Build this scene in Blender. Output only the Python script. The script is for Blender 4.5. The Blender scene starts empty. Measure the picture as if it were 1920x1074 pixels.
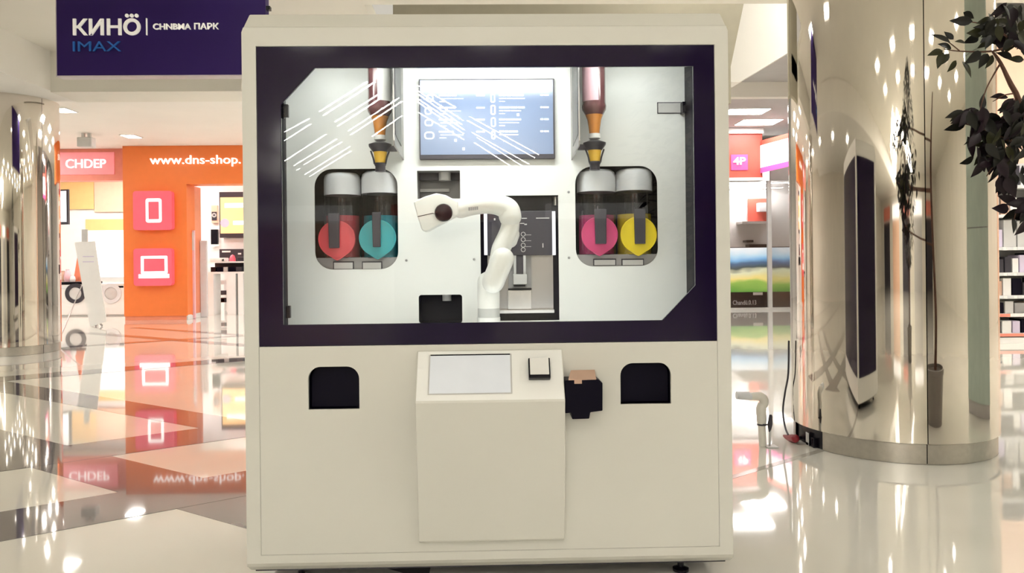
import bpy, bmesh, math, random
from mathutils import Vector, Matrix
random.seed(7)
sc = bpy.context.scene
col = sc.collection

# ------------------------------------------------------------------ camera
FPX, HOR, PHI, TH = 1400.0, 490.0, 0.0107, 0.0233
CAM = Vector((0.0, -3.11, 1.36))
FW = Vector((math.sin(TH), math.cos(TH), 0)); RT = Vector((math.cos(TH), -math.sin(TH), 0)); UP = Vector((0, 0, 1))
cd = bpy.data.cameras.new('camera'); cam = bpy.data.objects.new('camera', cd); col.objects.link(cam)
cd.sensor_fit = 'HORIZONTAL'; cd.sensor_width = 36.0; cd.lens = 36.0 * FPX / 1920.0
cd.shift_y = (HOR - 537.0) / 1920.0; cd.clip_end = 200
cX = RT * math.cos(PHI) - UP * math.sin(PHI); cY = RT * math.sin(PHI) + UP * math.cos(PHI); cZ = -FW
cam.matrix_world = Matrix(((cX.x, cY.x, cZ.x, CAM.x), (cX.y, cY.y, cZ.y, CAM.y), (cX.z, cY.z, cZ.z, CAM.z), (0, 0, 0, 1)))
sc.camera = cam
# ------------------------------------------------------------------ world and exposure
wd = bpy.data.worlds.new('world'); sc.world = wd; wd.use_nodes = True
bg = wd.node_tree.nodes['Background']; bg.inputs[0].default_value = (1.0, 0.93, 0.80, 1); bg.inputs[1].default_value = 0.55
sc.view_settings.view_transform = 'Standard'; sc.view_settings.look = 'None'
sc.view_settings.gamma = 1.0; sc.view_settings.use_curve_mapping = False
sc.view_settings.exposure = 0.15
HALL_E, SHOP_E, LED_E, STRIP_E = 26.0, 31.0, 66.0, 75.0     # emission of the place's own lamps and of the added ones

sc.cycles.max_bounces = 7; sc.cycles.diffuse_bounces = 4; sc.cycles.glossy_bounces = 4; sc.cycles.transparent_max_bounces = 12
sc.cycles.caustics_reflective = False; sc.cycles.caustics_refractive = False
# ------------------------------------------------------------------ geometry of the survey: a direction of view met with a wall plane or the floor
def _ray(px, py):
    a = (px - 960) / FPX; b = -(py - HOR) / FPX
    u = math.cos(PHI) * a + math.sin(PHI) * b; v = -math.sin(PHI) * a + math.cos(PHI) * b
    return FW + RT * u + UP * v
def W(px, py, y=0.0):
    d = _ray(px, py); t = (y - CAM.y) / d.y
    return (CAM.x + t * d.x, CAM.z + t * d.z)
def P3(px, py, y=0.0):
    x, z = W(px, py, y); return Vector((x, y, z))
def G(px, py, z=0.0):
    d = _ray(px, py); t = (z - CAM.z) / d.z
    return (CAM.x + t * d.x, CAM.y + t * d.y)
def RC(px0, py0, px1, py1, y):
    x0, z1 = W(px0, py0, y); x1, z0 = W(px1, py1, y)
    return x0, x1, z0, z1

# ------------------------------------------------------------------ materials
def mat(name, color, rough=0.5, metal=0.0, coat=0.0, spec=0.5, emis=None, es=0.0, vary=0.04, scale=6.0, bump=0.0, bscale=20.0, trans=0.0, ior=1.45, alpha=1.0, coat_ior=1.5):
    m = bpy.data.materials.new(name); m.use_nodes = True
    nt = m.node_tree; p = nt.nodes['Principled BSDF']
    p.inputs['Roughness'].default_value = rough; p.inputs['Metallic'].default_value = metal
    p.inputs['Coat Weight'].default_value = coat; p.inputs['Coat Roughness'].default_value = 0.03; p.inputs['Coat IOR'].default_value = coat_ior
    p.inputs['Specular IOR Level'].default_value = spec; p.inputs['IOR'].default_value = ior
    p.inputs['Transmission Weight'].default_value = trans; p.inputs['Alpha'].default_value = alpha
    c = (*color, 1)
    tc = nt.nodes.new('ShaderNodeTexCoord'); nz = nt.nodes.new('ShaderNodeTexNoise'); nz.inputs['Scale'].default_value = scale
    nz.inputs['Detail'].default_value = 3
    nt.links.new(tc.outputs['Object'], nz.inputs['Vector'])
    rp = nt.nodes.new('ShaderNodeValToRGB')
    rp.color_ramp.elements[0].position = 0.3; rp.color_ramp.elements[1].position = 0.7
    rp.color_ramp.elements[0].color = (*[x * (1 - vary) for x in color], 1); rp.color_ramp.elements[1].color = (*[min(1, x * (1 + vary)) for x in color], 1)
    nt.links.new(nz.outputs['Fac'], rp.inputs[0]); nt.links.new(rp.outputs[0], p.inputs['Base Color'])
    if emis is not None:
        p.inputs['Emission Color'].default_value = (*emis, 1); p.inputs['Emission Strength'].default_value = es
    if bump:
        n2 = nt.nodes.new('ShaderNodeTexNoise'); n2.inputs['Scale'].default_value = bscale
        b = nt.nodes.new('ShaderNodeBump'); b.inputs['Strength'].default_value = bump; b.inputs['Distance'].default_value = 0.01
        nt.links.new(tc.outputs['Object'], n2.inputs['Vector']); nt.links.new(n2.outputs['Fac'], b.inputs['Height']); nt.links.new(b.outputs[0], p.inputs['Normal'])
    return m
def lamp_mat(name, color, e):
    return mat(name, (0.8, 0.8, 0.8), 0.5, emis=color, es=e)
def glass_mat(name, tint, f0=0.04, rough=0.0):
    m = bpy.data.materials.new(name); m.use_nodes = True; nt = m.node_tree; nt.nodes.clear()
    out = nt.nodes.new('ShaderNodeOutputMaterial'); mx = nt.nodes.new('ShaderNodeMixShader')
    tr = nt.nodes.new('ShaderNodeBsdfTransparent'); tr.inputs[0].default_value = (*tint, 1)
    gl = nt.nodes.new('ShaderNodeBsdfGlossy'); gl.inputs['Roughness'].default_value = rough
    lw = nt.nodes.new('ShaderNodeLayerWeight'); lw.inputs[0].default_value = 0.5
    pw = nt.nodes.new('ShaderNodeMath'); pw.operation = 'POWER'; pw.inputs[1].default_value = 5
    ml = nt.nodes.new('ShaderNodeMath'); ml.operation = 'MULTIPLY_ADD'; ml.inputs[1].default_value = 1 - f0; ml.inputs[2].default_value = f0
    nt.links.new(lw.outputs['Facing'], pw.inputs[0]); nt.links.new(pw.outputs[0], ml.inputs[0]); nt.links.new(ml.outputs[0], mx.inputs[0])
    nt.links.new(tr.outputs[0], mx.inputs[1]); nt.links.new(gl.outputs[0], mx.inputs[2]); nt.links.new(mx.outputs[0], out.inputs[0])
    return m
M = {}
M['kiosk'] = mat('kiosk_paint', (0.70, 0.69, 0.64), 0.42, vary=0.015, scale=2)
M['frame'] = mat('printed_glass', (0.010, 0.0045, 0.025), 0.08, coat=0.0, spec=0.32, vary=0.05)
M['glass'] = glass_mat('window_glass', (0.985, 0.99, 0.985), 0.018)
M['panel'] = mat('white_panel', (0.80, 0.81, 0.79), 0.30, vary=0.015, scale=2)
M['arm'] = mat('arm_white', (0.82, 0.82, 0.79), 0.35, vary=0.01)
M['arm_base'] = mat('arm_base_grey', (0.52, 0.52, 0.50), 0.4)
M['black'] = mat('black_plastic', (0.006, 0.005, 0.009), 0.25, spec=0.25)
M['navy'] = mat('dark_lining', (0.003, 0.002, 0.009), 0.4, spec=0.12)
M['dgrey'] = mat('dark_grey', (0.048, 0.044, 0.055), 0.35, spec=0.3)
M['grey'] = mat('mid_grey', (0.30, 0.29, 0.29), 0.4)
M['lgrey'] = mat('light_grey', (0.55, 0.54, 0.53), 0.4)
M['white'] = mat('white_plastic', (0.80, 0.79, 0.77), 0.35, vary=0.015)
M['steel'] = mat('steel', (0.62, 0.60, 0.58), 0.28, metal=0.9, vary=0.05, scale=12)
M['steel_dk'] = mat('steel_dark', (0.42, 0.40, 0.39), 0.3, metal=0.85, vary=0.05)
M['smoke'] = glass_mat('smoke_plastic', (0.70, 0.68, 0.72), 0.05, 0.05)
M['clear'] = glass_mat('clear_plastic', (0.90, 0.88, 0.88), 0.06, 0.02)
M['lid'] = mat('frosted_lid', (0.66, 0.67, 0.69), 0.4)
M['liq_red'] = mat('red_syrup', (0.62, 0.07, 0.09), 0.25, coat=0.3)
M['liq_teal'] = mat('teal_syrup', (0.02, 0.30, 0.34), 0.25, coat=0.3)
M['liq_pink'] = mat('magenta_syrup', (0.55, 0.05, 0.17), 0.25, coat=0.3)
M['liq_yel'] = mat('yellow_syrup', (0.80, 0.62, 0.02), 0.25, coat=0.3)
M['amber'] = mat('amber_glass', (0.62, 0.24, 0.05), 0.12, coat=0.5)
M['amber_y'] = mat('amber_window', (0.85, 0.52, 0.06), 0.15, coat=0.4)
M['brown'] = mat('brown_bottle', (0.13, 0.05, 0.055), 0.1, coat=0.6)
M['pinklab'] = mat('pink_label', (0.80, 0.50, 0.56), 0.35)
M['screen'] = mat('menu_display', (0.10, 0.13, 0.20), 0.15, emis=(0.19, 0.235, 0.34), es=0.6)
M['screen_txt'] = lamp_mat('menu_print', (0.72, 0.86, 1.0), 0.95)
M['touch'] = mat('touch_display', (0.62, 0.64, 0.67), 0.10, coat=0.6, emis=(0.85, 0.9, 1.0), es=0.18)
M['top_lightened'] = mat('console_top_lightened', (0.90, 0.90, 0.88), 0.35, vary=0.01)  # paler than the body: light falling on the console top, put into the colour
M['tan'] = mat('tan_card', (0.58, 0.38, 0.28), 0.6)
M['chrome'] = mat('mirror_steel', (0.76, 0.71, 0.65), 0.035, metal=1.0, vary=0.01, bump=0.018, bscale=1.6)
M['brushed'] = mat('brushed_plinth', (0.52, 0.49, 0.44), 0.30, metal=0.9, vary=0.05, scale=30)
M['floor'] = mat('floor_stone', (0.74, 0.715, 0.645), 0.05, coat=0.6, vary=0.04, scale=0.8, coat_ior=1.5)
M['stripe'] = mat('floor_stripe_stone', (0.155, 0.142, 0.150), 0.05, coat=0.75, vary=0.12, scale=3, coat_ior=1.5)
M['fline'] = mat('floor_joint', (0.40, 0.38, 0.33), 0.15)
M['ceil'] = mat('ceiling_paint', (0.80, 0.775, 0.70), 0.7, vary=0.02, scale=1)
M['ceilw'] = mat('ceiling_white', (0.86, 0.84, 0.79), 0.7, vary=0.02, scale=1)
M['ceilg'] = mat('ceiling_grey', (0.50, 0.49, 0.49), 0.7, vary=0.04, scale=2)
M['olive'] = mat('bulkhead_olive', (0.36, 0.33, 0.25), 0.7, vary=0.03)
M['wall'] = mat('wall_paint', (0.74, 0.71, 0.63), 0.6, vary=0.03, scale=1)
M['wallw'] = mat('shop_white', (0.84, 0.84, 0.83), 0.5, vary=0.02)
M['purple'] = mat('sign_purple', (0.028, 0.011, 0.105), 0.45, spec=0.2, vary=0.06, scale=1)
M['sign_edge'] = mat('sign_edge', (0.55, 0.50, 0.52), 0.4)
M['ltr'] = mat('sign_letters', (0.82, 0.80, 0.74), 0.4, emis=(1, 0.95, 0.88), es=0.25)
M['blue_l'] = mat('blue_letters', (0.02, 0.14, 0.52), 0.4)
M['orange'] = mat('orange_paint', (0.84, 0.205, 0.045), 0.42, vary=0.02)
M['orange_p'] = mat('orange_pale', (0.80, 0.27, 0.15), 0.4, vary=0.03)
M['salmon'] = mat('salmon_fascia', (0.82, 0.26, 0.19), 0.4, vary=0.04)
M['red_f'] = mat('red_fascia', (0.52, 0.085, 0.06), 0.4, vary=0.04)
M['glowpink'] = mat('pink_lit', (0.84, 0.12, 0.17), 0.4, emis=(1.0, 0.14, 0.19), es=0.16)
M['magenta'] = mat('magenta_lit', (0.7, 0.1, 0.35), 0.4, emis=(0.85, 0.09, 0.35), es=0.45)
M['purple_lit'] = mat('purple_lit', (0.5, 0.08, 0.25), 0.4, emis=(0.62, 0.10, 0.30), es=0.10)
M['glowwhite'] = lamp_mat('white_lit', (1.0, 0.97, 0.93), 1.0)
M['board_lit'] = lamp_mat('lit_board', (0.93, 0.96, 1.0), 0.55)
M['yel_w'] = mat('shop_yellow', (0.86, 0.56, 0.24), 0.5, vary=0.03)
M['peach'] = mat('shop_peach', (0.84, 0.55, 0.40), 0.5, vary=0.03)
M['tvw'] = lamp_mat('tv_white', (0.85, 0.97, 1.0), 0.9)
M['poster'] = mat('poster_yellow', (0.90, 0.66, 0.30), 0.4, emis=(0.9, 0.62, 0.28), es=0.35)
M['poster_l'] = lamp_mat('poster_light', (1.0, 0.9, 0.7), 1.1)
M['lilac'] = mat('lilac', (0.62, 0.55, 0.70), 0.5)
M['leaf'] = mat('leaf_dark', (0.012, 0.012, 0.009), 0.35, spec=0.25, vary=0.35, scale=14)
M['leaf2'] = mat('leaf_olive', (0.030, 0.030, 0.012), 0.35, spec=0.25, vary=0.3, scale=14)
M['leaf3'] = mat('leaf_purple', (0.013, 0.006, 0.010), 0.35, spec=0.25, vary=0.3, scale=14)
M['bark'] = mat('bark', (0.10, 0.045, 0.028), 0.7, vary=0.3, scale=25, bump=0.4)
M['pot'] = mat('pot_glaze', (0.20, 0.18, 0.16), 0.4)
M['soil'] = mat('soil', (0.04, 0.028, 0.02), 0.9, vary=0.3, scale=40)
M['redplug'] = mat('red_plug', (0.22, 0.012, 0.02), 0.4)
M['pipe'] = mat('pipe_white', (0.72, 0.69, 0.62), 0.4, vary=0.02)
M['palegreen'] = mat('pale_green_glass', (0.55, 0.66, 0.60), 0.1, coat=0.3)
M['hall'] = lamp_mat('hall_lamp', (1.0, 0.965, 0.90), HALL_E)
M['shop'] = lamp_mat('shop_lamp', (1.0, 0.96, 0.92), SHOP_E)
M['led'] = lamp_mat('kiosk_led', (0.96, 1.0, 0.98), LED_E)
M['led_soft'] = lamp_mat('kiosk_led_soft', (0.96, 1.0, 0.98), LED_E * 0.26)
M['led_fill'] = lamp_mat('kiosk_led_fill', (0.96, 1.0, 0.98), LED_E * 0.085)
M['strip'] = lamp_mat('linear_lamp', (1.0, 0.97, 0.90), STRIP_E)
def landscape_mat():
    m = bpy.data.materials.new('landscape_display'); m.use_nodes = True; nt = m.node_tree; p = nt.nodes['Principled BSDF']
    tc = nt.nodes.new('ShaderNodeTexCoord'); sp = nt.nodes.new('ShaderNodeSeparateXYZ'); nz = nt.nodes.new('ShaderNodeTexNoise'); nz.inputs['Scale'].default_value = 3.0
    nt.links.new(tc.outputs['Generated'], sp.inputs[0]); nt.links.new(tc.outputs['Generated'], nz.inputs['Vector'])
    a = nt.nodes.new('ShaderNodeMath'); a.operation = 'MULTIPLY_ADD'; a.inputs[1].default_value = 0.35
    nt.links.new(nz.outputs['Fac'], a.inputs[0]); nt.links.new(sp.outputs['Z'], a.inputs[2])
    s = nt.nodes.new('ShaderNodeMath'); s.operation = 'SUBTRACT'; s.inputs[1].default_value = 0.17; nt.links.new(a.outputs[0], s.inputs[0])
    r = nt.nodes.new('ShaderNodeValToRGB'); cr = r.color_ramp
    st = [(0.0, (0.10, 0.33, 0.05)), (0.22, (0.30, 0.52, 0.10)), (0.30, (0.85, 0.75, 0.25)), (0.45, (0.75, 0.80, 0.55)), (0.52, (0.06, 0.10, 0.10)), (0.66, (0.07, 0.16, 0.30)), (0.74, (0.20, 0.48, 0.80)), (0.84, (0.45, 0.75, 0.95)), (1.0, (0.85, 0.95, 1.0))]
    cr.elements[0].position = st[0][0]; cr.elements[0].color = (*st[0][1], 1)
    cr.elements[1].position = 1.0; cr.elements[1].color = (*st[-1][1], 1)
    for q, c in st[1:-1]:
        e = cr.elements.new(q); e.color = (*c, 1)
    nt.links.new(s.outputs[0], r.inputs[0]); nt.links.new(r.outputs[0], p.inputs['Base Color']); nt.links.new(r.outputs[0], p.inputs['Emission Color'])
    p.inputs['Emission Strength'].default_value = 0.7; p.inputs['Roughness'].default_value = 0.2
    return m
M['land'] = landscape_mat()

# ------------------------------------------------------------------ mesh helpers
ROOT = {}
def tag(o, label=None, cat=None, group=None, kind=None):
    if label: o['label'] = label
    if cat: o['category'] = cat
    if group: o['group'] = group
    if kind: o['kind'] = kind
    return o
def thing(name, label, cat, loc, group=None):
    o = bpy.data.objects.new(name, None); col.objects.link(o); o.location = loc; o.empty_display_size = 0.1
    ROOT[o.name] = Vector(loc); return tag(o, label, cat, group)
def link_mesh(name, me, m, parent=None, origin=None, smooth=False, bevel=0.0, bseg=2, auto=False):
    org = ROOT[parent.name] if parent else Vector(origin if origin is not None else (0, 0, 0))
    me.transform(Matrix.Translation(-org))
    o = bpy.data.objects.new(name, me); col.objects.link(o)
    if parent: o.parent = parent
    else: o.location = org
    ROOT[o.name] = org
    me.materials.clear(); me.materials.append(m)
    if smooth:
        for p in me.polygons: p.use_smooth = True
        if auto: me.set_sharp_from_angle(angle=math.radians(38))
    if bevel:
        b = o.modifiers.new('bevel', 'BEVEL'); b.width = bevel; b.segments = bseg; b.limit_method = 'ANGLE'; b.angle_limit = math.radians(35)
    return o
class MB:
    def __init__(s): s.v = []; s.f = []
    def add(s, vs, fs):
        n = len(s.v); s.v += [tuple(v) for v in vs]; s.f += [tuple(i + n for i in q) for q in fs]; return s
    def box(s, x0, x1, y0, y1, z0, z1):
        x0, x1 = sorted((x0, x1)); y0, y1 = sorted((y0, y1)); z0, z1 = sorted((z0, z1))
        return s.add([(x0, y0, z0), (x1, y0, z0), (x1, y1, z0), (x0, y1, z0), (x0, y0, z1), (x1, y0, z1), (x1, y1, z1), (x0, y1, z1)],
                     [(0, 3, 2, 1), (4, 5, 6, 7), (0, 1, 5, 4), (1, 2, 6, 5), (2, 3, 7, 6), (3, 0, 4, 7)])
    def prism(s, a, b):          # two equal loops of 3D points
        n = len(a)
        return s.add(list(a) + list(b), [tuple(range(n))[::-1], tuple(range(n, 2 * n))] + [(i, (i + 1) % n, n + (i + 1) % n, n + i) for i in range(n)])
    def poly_xz(s, pts, y0, y1):
        return s.prism([(x, y0, z) for x, z in pts], [(x, y1, z) for x, z in pts])
    def poly_yz(s, pts, x0, x1):
        return s.prism([(x0, y, z) for y, z in pts], [(x1, y, z) for y, z in pts])
    def poly_xy(s, pts, z0, z1):
        return s.prism([(x, y, z0) for x, y in pts], [(x, y, z1) for x, y in pts])
    def lathe(s, prof, c, seg=32, axis='z', a0=0.0, a1=2 * math.pi):
        full = abs(a1 - a0 - 2 * math.pi) < 1e-6; n = seg if full else seg + 1
        vs = []
        for r, h in prof:
            for i in range(n):
                t = a0 + (a1 - a0) * i / seg
                if axis == 'z': vs.append((c[0] + r * math.cos(t), c[1] + r * math.sin(t), c[2] + h))
                elif axis == 'y': vs.append((c[0] + r * math.cos(t), c[1] - h, c[2] + r * math.sin(t)))
                else: vs.append((c[0] + h, c[1] + r * math.cos(t), c[2] + r * math.sin(t)))
        fs = []
        for j in range(len(prof) - 1):
            for i in range(seg):
                k = (i + 1) % n
                fs.append((j * n + i, j * n + k, (j + 1) * n + k, (j + 1) * n + i))
        if full and prof[0] != prof[-1]:
            if prof[0][0] > 1e-5: fs.append(tuple(range(n))[::-1])
            if prof[-1][0] > 1e-5: fs.append(tuple((len(prof) - 1) * n + i for i in range(n)))
        return s.add(vs, fs)
    def tube(s, pts, rad, seg=20, sub=6, round_caps=True, spline=True):
        pts = [Vector(p) for p in pts]
        if isinstance(rad, (int, float)): rad = [rad] * len(pts)
        C, Rr = [], []
        if spline and len(pts) > 2:
            for i in range(len(pts) - 1):
                p0 = pts[max(i - 1, 0)]; p1 = pts[i]; p2 = pts[i + 1]; p3 = pts[min(i + 2, len(pts) - 1)]
                for k in range(sub):
                    t = k / sub
                    C.append(0.5 * ((2 * p1) + (p2 - p0) * t + (2 * p0 - 5 * p1 + 4 * p2 - p3) * t * t + (3 * p1 - p0 - 3 * p2 + p3) * t ** 3))
                    Rr.append(rad[i] + (rad[i + 1] - rad[i]) * (3 * t * t - 2 * t ** 3))
            C.append(pts[-1]); Rr.append(rad[-1])
        else: C, Rr = pts, list(rad)
        T = [(C[min(i + 1, len(C) - 1)] - C[max(i - 1, 0)]).normalized() for i in range(len(C))]
        if round_caps:
            pre = []; post = []
            for k in range(5):
                a = math.pi / 2 * k / 5
                pre.append((C[0] - T[0] * Rr[0] * math.cos(a), Rr[0] * math.sin(a) + 1e-5, T[0]))
                post.append((C[-1] + T[-1] * Rr[-1] * math.sin(math.pi / 2 * (k + 1) / 5), Rr[-1] * math.cos(math.pi / 2 * (k + 1) / 5) + 1e-5, T[-1]))
            C = [p[0] for p in pre] + C + [p[0] for p in post]; Rr = [p[1] for p in pre] + Rr + [p[1] for p in post]; T = [p[2] for p in pre] + T + [p[2] for p in post]
        n0 = T[0].orthogonal().normalized(); vs = []
        for c, r, t in zip(C, Rr, T):
            n0 = (n0 - t * n0.dot(t)).normalized(); b = t.cross(n0)
            for i in range(seg):
                a = 2 * math.pi * i / seg; vs.append(c + (n0 * math.cos(a) + b * math.sin(a)) * r)
        fs = [(j * seg + i, j * seg + (i + 1) % seg, (j + 1) * seg + (i + 1) % seg, (j + 1) * seg + i) for j in range(len(C) - 1) for i in range(seg)]
        fs += [tuple(range(seg))[::-1], tuple((len(C) - 1) * seg + i for i in range(seg))]
        return s.add(vs, fs)
    def build(s, name, m, parent=None, origin=None, smooth=False, bevel=0.0, bseg=2, auto=True):
        me = bpy.data.meshes.new(name); me.from_pydata(s.v, [], s.f); me.update()
        bm = bmesh.new(); bm.from_mesh(me); bmesh.ops.recalc_face_normals(bm, faces=bm.faces); bm.to_mesh(me); bm.free()
        return link_mesh(name, me, m, parent, origin, smooth, bevel, bseg, auto)
def B(name, m, parent, x0, x1, y0, y1, z0, z1, bevel=0.0, origin=None):
    return MB().box(x0, x1, y0, y1, z0, z1).build(name, m, parent, origin, bevel=bevel)
def from_curve(cu):
    o = bpy.data.objects.new('tmp', cu); col.objects.link(o)
    dg = bpy.context.evaluated_depsgraph_get(); me = bpy.data.meshes.new_from_object(o.evaluated_get(dg))
    bpy.data.objects.remove(o); bpy.data.curves.remove(cu); return me
def plate(name, outer, holes, y0, y1, m, parent=None, origin=None, bevel=0.0):   # a sheet in the xz plane with holes cut through
    cu = bpy.data.curves.new('c', 'CURVE'); cu.dimensions = '2D'; cu.fill_mode = 'BOTH'; cu.extrude = abs(y1 - y0) / 2
    for loop in [outer] + list(holes):
        sp = cu.splines.new('POLY'); sp.points.add(len(loop) - 1); sp.use_cyclic_u = True
        for i, (x, z) in enumerate(loop): sp.points[i].co = (x, z, 0, 1)
    me = from_curve(cu)
    me.transform(Matrix(((1, 0, 0, 0), (0, 0, -1, (y0 + y1) / 2), (0, 1, 0, 0), (0, 0, 0, 1))))
    bm = bmesh.new(); bm.from_mesh(me); bmesh.ops.remove_doubles(bm, verts=bm.verts, dist=1e-5); bmesh.ops.recalc_face_normals(bm, faces=bm.faces); bm.to_mesh(me); bm.free()
    return link_mesh(name, me, m, parent, origin, bevel=bevel)
def text(name, body, x0, x1, z0, z1, y, m, parent=None, depth=0.01, bold=0.0, origin=None):  # lettering fitted to its measured size
    cu = bpy.data.curves.new('t', 'FONT'); cu.body = body; cu.size = 1; cu.extrude = 0.01; cu.offset = bold; cu.resolution_u = 4
    me = from_curve(cu)
    xs = [v.co.x for v in me.vertices]; ys = [v.co.y for v in me.vertices]
    a, b, c, d = min(xs), max(xs), min(ys), max(ys)
    for v in me.vertices:
        X, Y, Z = v.co
        v.co = (x0 + (X - a) / (b - a) * (x1 - x0), y - Z / 0.01 * depth / 2, z0 + (Y - c) / (d - c) * (z1 - z0))
    return link_mesh(name, me, m, parent, origin)
def rrect(x0, x1, z0, z1, r, n=8, top_only=False):
    pts = []
    for (cx, cz, a, rr) in ((x1 - r, z1 - r, 0, r), (x0 + r, z1 - r, 90, r), (x0, z0, 180, 0), (x1, z0, 270, 0)) if top_only else ((x1 - r, z1 - r, 0, r), (x0 + r, z1 - r, 90, r), (x0 + r, z0 + r, 180, r), (x1 - r, z0 + r, 270, r)):
        if rr == 0: pts.append((cx, cz)); continue
        for k in range(n + 1):
            t = math.radians(a + 90 * k / n); pts.append((cx + rr * math.cos(t), cz + rr * math.sin(t)))
    return pts
def ring_xz(x, z, r0, r1, y0, y1, seg=20):
    mb = MB(); mb.lathe([(r0, 0), (r1, 0), (r1, y1 - y0), (r0, y1 - y0), (r0, 0)], (x, y1, z), seg, 'y'); return mb
def struct(o): o['kind'] = 'structure'; return o

# ================================================================== THE SETTING
floor = struct(B('floor', M['floor'], None, -30, 30, -40, 40, -0.1, 0.0)); floor['label'] = 'polished cream stone floor with strong reflections'
def band(ang, o0, o1, s0, s1, z):
    a = math.radians(ang); d = Vector((math.cos(a), math.sin(a))); n = Vector((-math.sin(a), math.cos(a)))
    return [tuple(d * s + n * o) for s, o in ((s0, o0), (s1, o0), (s1, o1), (s0, o1))], z
def clipx(poly, xmax):
    out = []
    for i in range(len(poly)):
        p, q = poly[i], poly[(i + 1) % len(poly)]
        if p[0] <= xmax: out.append(p)
        if (p[0] <= xmax) != (q[0] <= xmax):
            t = (xmax - p[0]) / (q[0] - p[0]); out.append((xmax, p[1] + t * (q[1] - p[1])))
    return out
for ang, o0, o1, s0, s1, z in ((34, 8.17, 8.62, -16, 6, .0020), (34, 3.44, 4.00, -12, 3, .0020), (34, 1.91, 2.45, -12, 3, .0020), (34, 11.9, 12.15, -16, 8, .0020),
                               (-34, 1.24, 1.64, -9, 0, .0012), (-34, -0.09, 0.36, -9, 0, .0012), (-34, 5.40, 5.66, -14, 0, .0012), (-34, 6.6, 6.8, -14, 0, .0012)):
    pl, z = band(ang, o0, o1, s0, s1, z)
    MB().poly_xy(clipx(pl, -0.3), -0.004, z).build('floor_stripe', M['stripe'], floor)
pl, _ = band(36, 0.34, 0.39, 1.2, 3.1, 0); MB().poly_xy(pl, -0.004, .001).build('floor_stripe', M['fline'], floor)

ZL = 4.0; ZS_ = 4.32; ZU = 4.6; YB = 8.3; XL = -6.65
# upper hall ceiling (above and behind the viewer) and the lower ceilings around it
c1 = struct(B('ceiling', M['ceil'], None, XL, 30, -30, 6.3, ZU, ZU + 0.2)); 
c2 = struct(B('ceiling', M['ceil'], None, XL, -1.6, 6.3, YB, ZU, ZU + 0.2))
c3 = struct(B('ceiling', M['ceilw'], None, -30, XL, -30, YB + .7, ZL, ZU + 0.2))
c4 = struct(B('ceiling', M['ceilw'], None, -30, 0.8, YB + .7, 24, ZS_, ZS_ + 0.3))
t1 = struct(B('trim_1', M['ceil'], None, XL, -1.6, YB - .02, YB + .7, ZL - 0.02, ZU + 0.3)); t1['label'] = 'cream bulkhead behind the purple cinema sign'
struct(B('wall_left', M['wall'], None, -17.3, -17, -30, 24, 0, ZL + .32))
struct(B('wall_right', M['wall'], None, 14, 14.3, -30, 24, 0, 7.2))
wb = struct(B('wall_back', M['wall'], None, -17, 14, -26.3, -26, 0, ZU))
struct(B('wall_far', M['wallw'], None, -17, 14, 23.7, 24, 0, 7.2))
struct(B('ceiling', M['ceilw'], None, 0.8, 14, 6.3, 24, 7.0, 7.2))
# olive bulkhead above the kiosk and the pale faces to its right
ox0, oz0 = W(440, 60, 9.0); ox1, oz1 = W(1370, 125, 9.0); ox2, oz2 = W(1400, -20, 9.0)
struct(MB().poly_xz([(-1.6, 4.0), (ox1, oz1 - .6), (ox1, oz1), (ox2, oz2), (ox2 + .1, 7.0), (-1.6, 7.0)], 9.0, 9.3).build('wall_center', M['olive']))
q = [W(1350, -60, 10.2), W(1560, -60, 10.2), W(1560, 50, 10.2), W(1386, 154, 10.2), W(1350, 154, 10.2)]
struct(MB().poly_xz(q, 10.2, 10.6).build('trim_2', M['ceilw']))['label'] = 'cream sloping bulkhead edge right of the kiosk'
x0, x1, z0, z1 = RC(1330, 154, 1560, 181, 12.7)
struct(B('trim_3', M['ceilw'], None, x0, 13.9, 12.7, 12.9, z0, z1 + .02))['label'] = 'white ceiling step before the grey shop ceiling'
struct(B('ceiling', M['ceilg'], None, x0 - 1, 13.9, 10.7, 12.7, z1, z1 + .1))
struct(B('ceiling', M['ceilg'], None, x0 - 1, 13.9, 12.9, 18.2, z0 + .02, z0 + .12)); ZR = z0 + .02

# ------------------------------------------------------------------ ceiling lamps
def panel_lamp(x, y, z, sx, sy, m, label, group, name='ceiling_light'):
    t = thing(name, label, 'ceiling light', (x, y, z), group)
    fr = MB(); w = .02
    for a, b, c, d in ((-sx, sx, -sy, -sy + w), (-sx, sx, sy - w, sy), (-sx, -sx + w, -sy + w, sy - w), (sx - w, sx, -sy + w, sy - w)):
        fr.box(x + a, x + b, y + c, y + d, z - .015, z)
    fr.build('lamp_frame', M['white'], t)
    B('diffuser', m, t, x - sx + w, x + sx - w, y - sy + w, y + sy - w, z - .012, z - .001)
    return t
def copy_tree(o, loc):
    c = o.copy(); col.objects.link(c); c.location = loc
    for ch in o.children:
        k = ch.copy(); col.objects.link(k); k.parent = c
        for g in ch.children:
            h = g.copy(); col.objects.link(h); h.parent = k
    return c
proto = None
for iy in range(6):
    for ix in range(7):
        x = -5.2 + ix * 2.6; y = -7.4 + iy * 2.5
        if ix == 0 or iy in (2, 3) and 0 < ix < 4: continue
        if proto is None: proto = panel_lamp(x, y, ZU, .3, .3, M['hall'], 'square white lamp set in the high hall ceiling', 'square lamps in the hall ceiling')
        else: copy_tree(proto, (x, y, ZU))
for (px, py, lab) in ((118, 206, 'small flat ceiling lamp next to the left mirrored column top'), (246, 255, 'small flat ceiling lamp above the orange shop front')):
    gx, gy = G(px, py, ZS_); panel_lamp(gx, gy, ZS_, .17, .22, M['hall'], lab, None)
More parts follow.
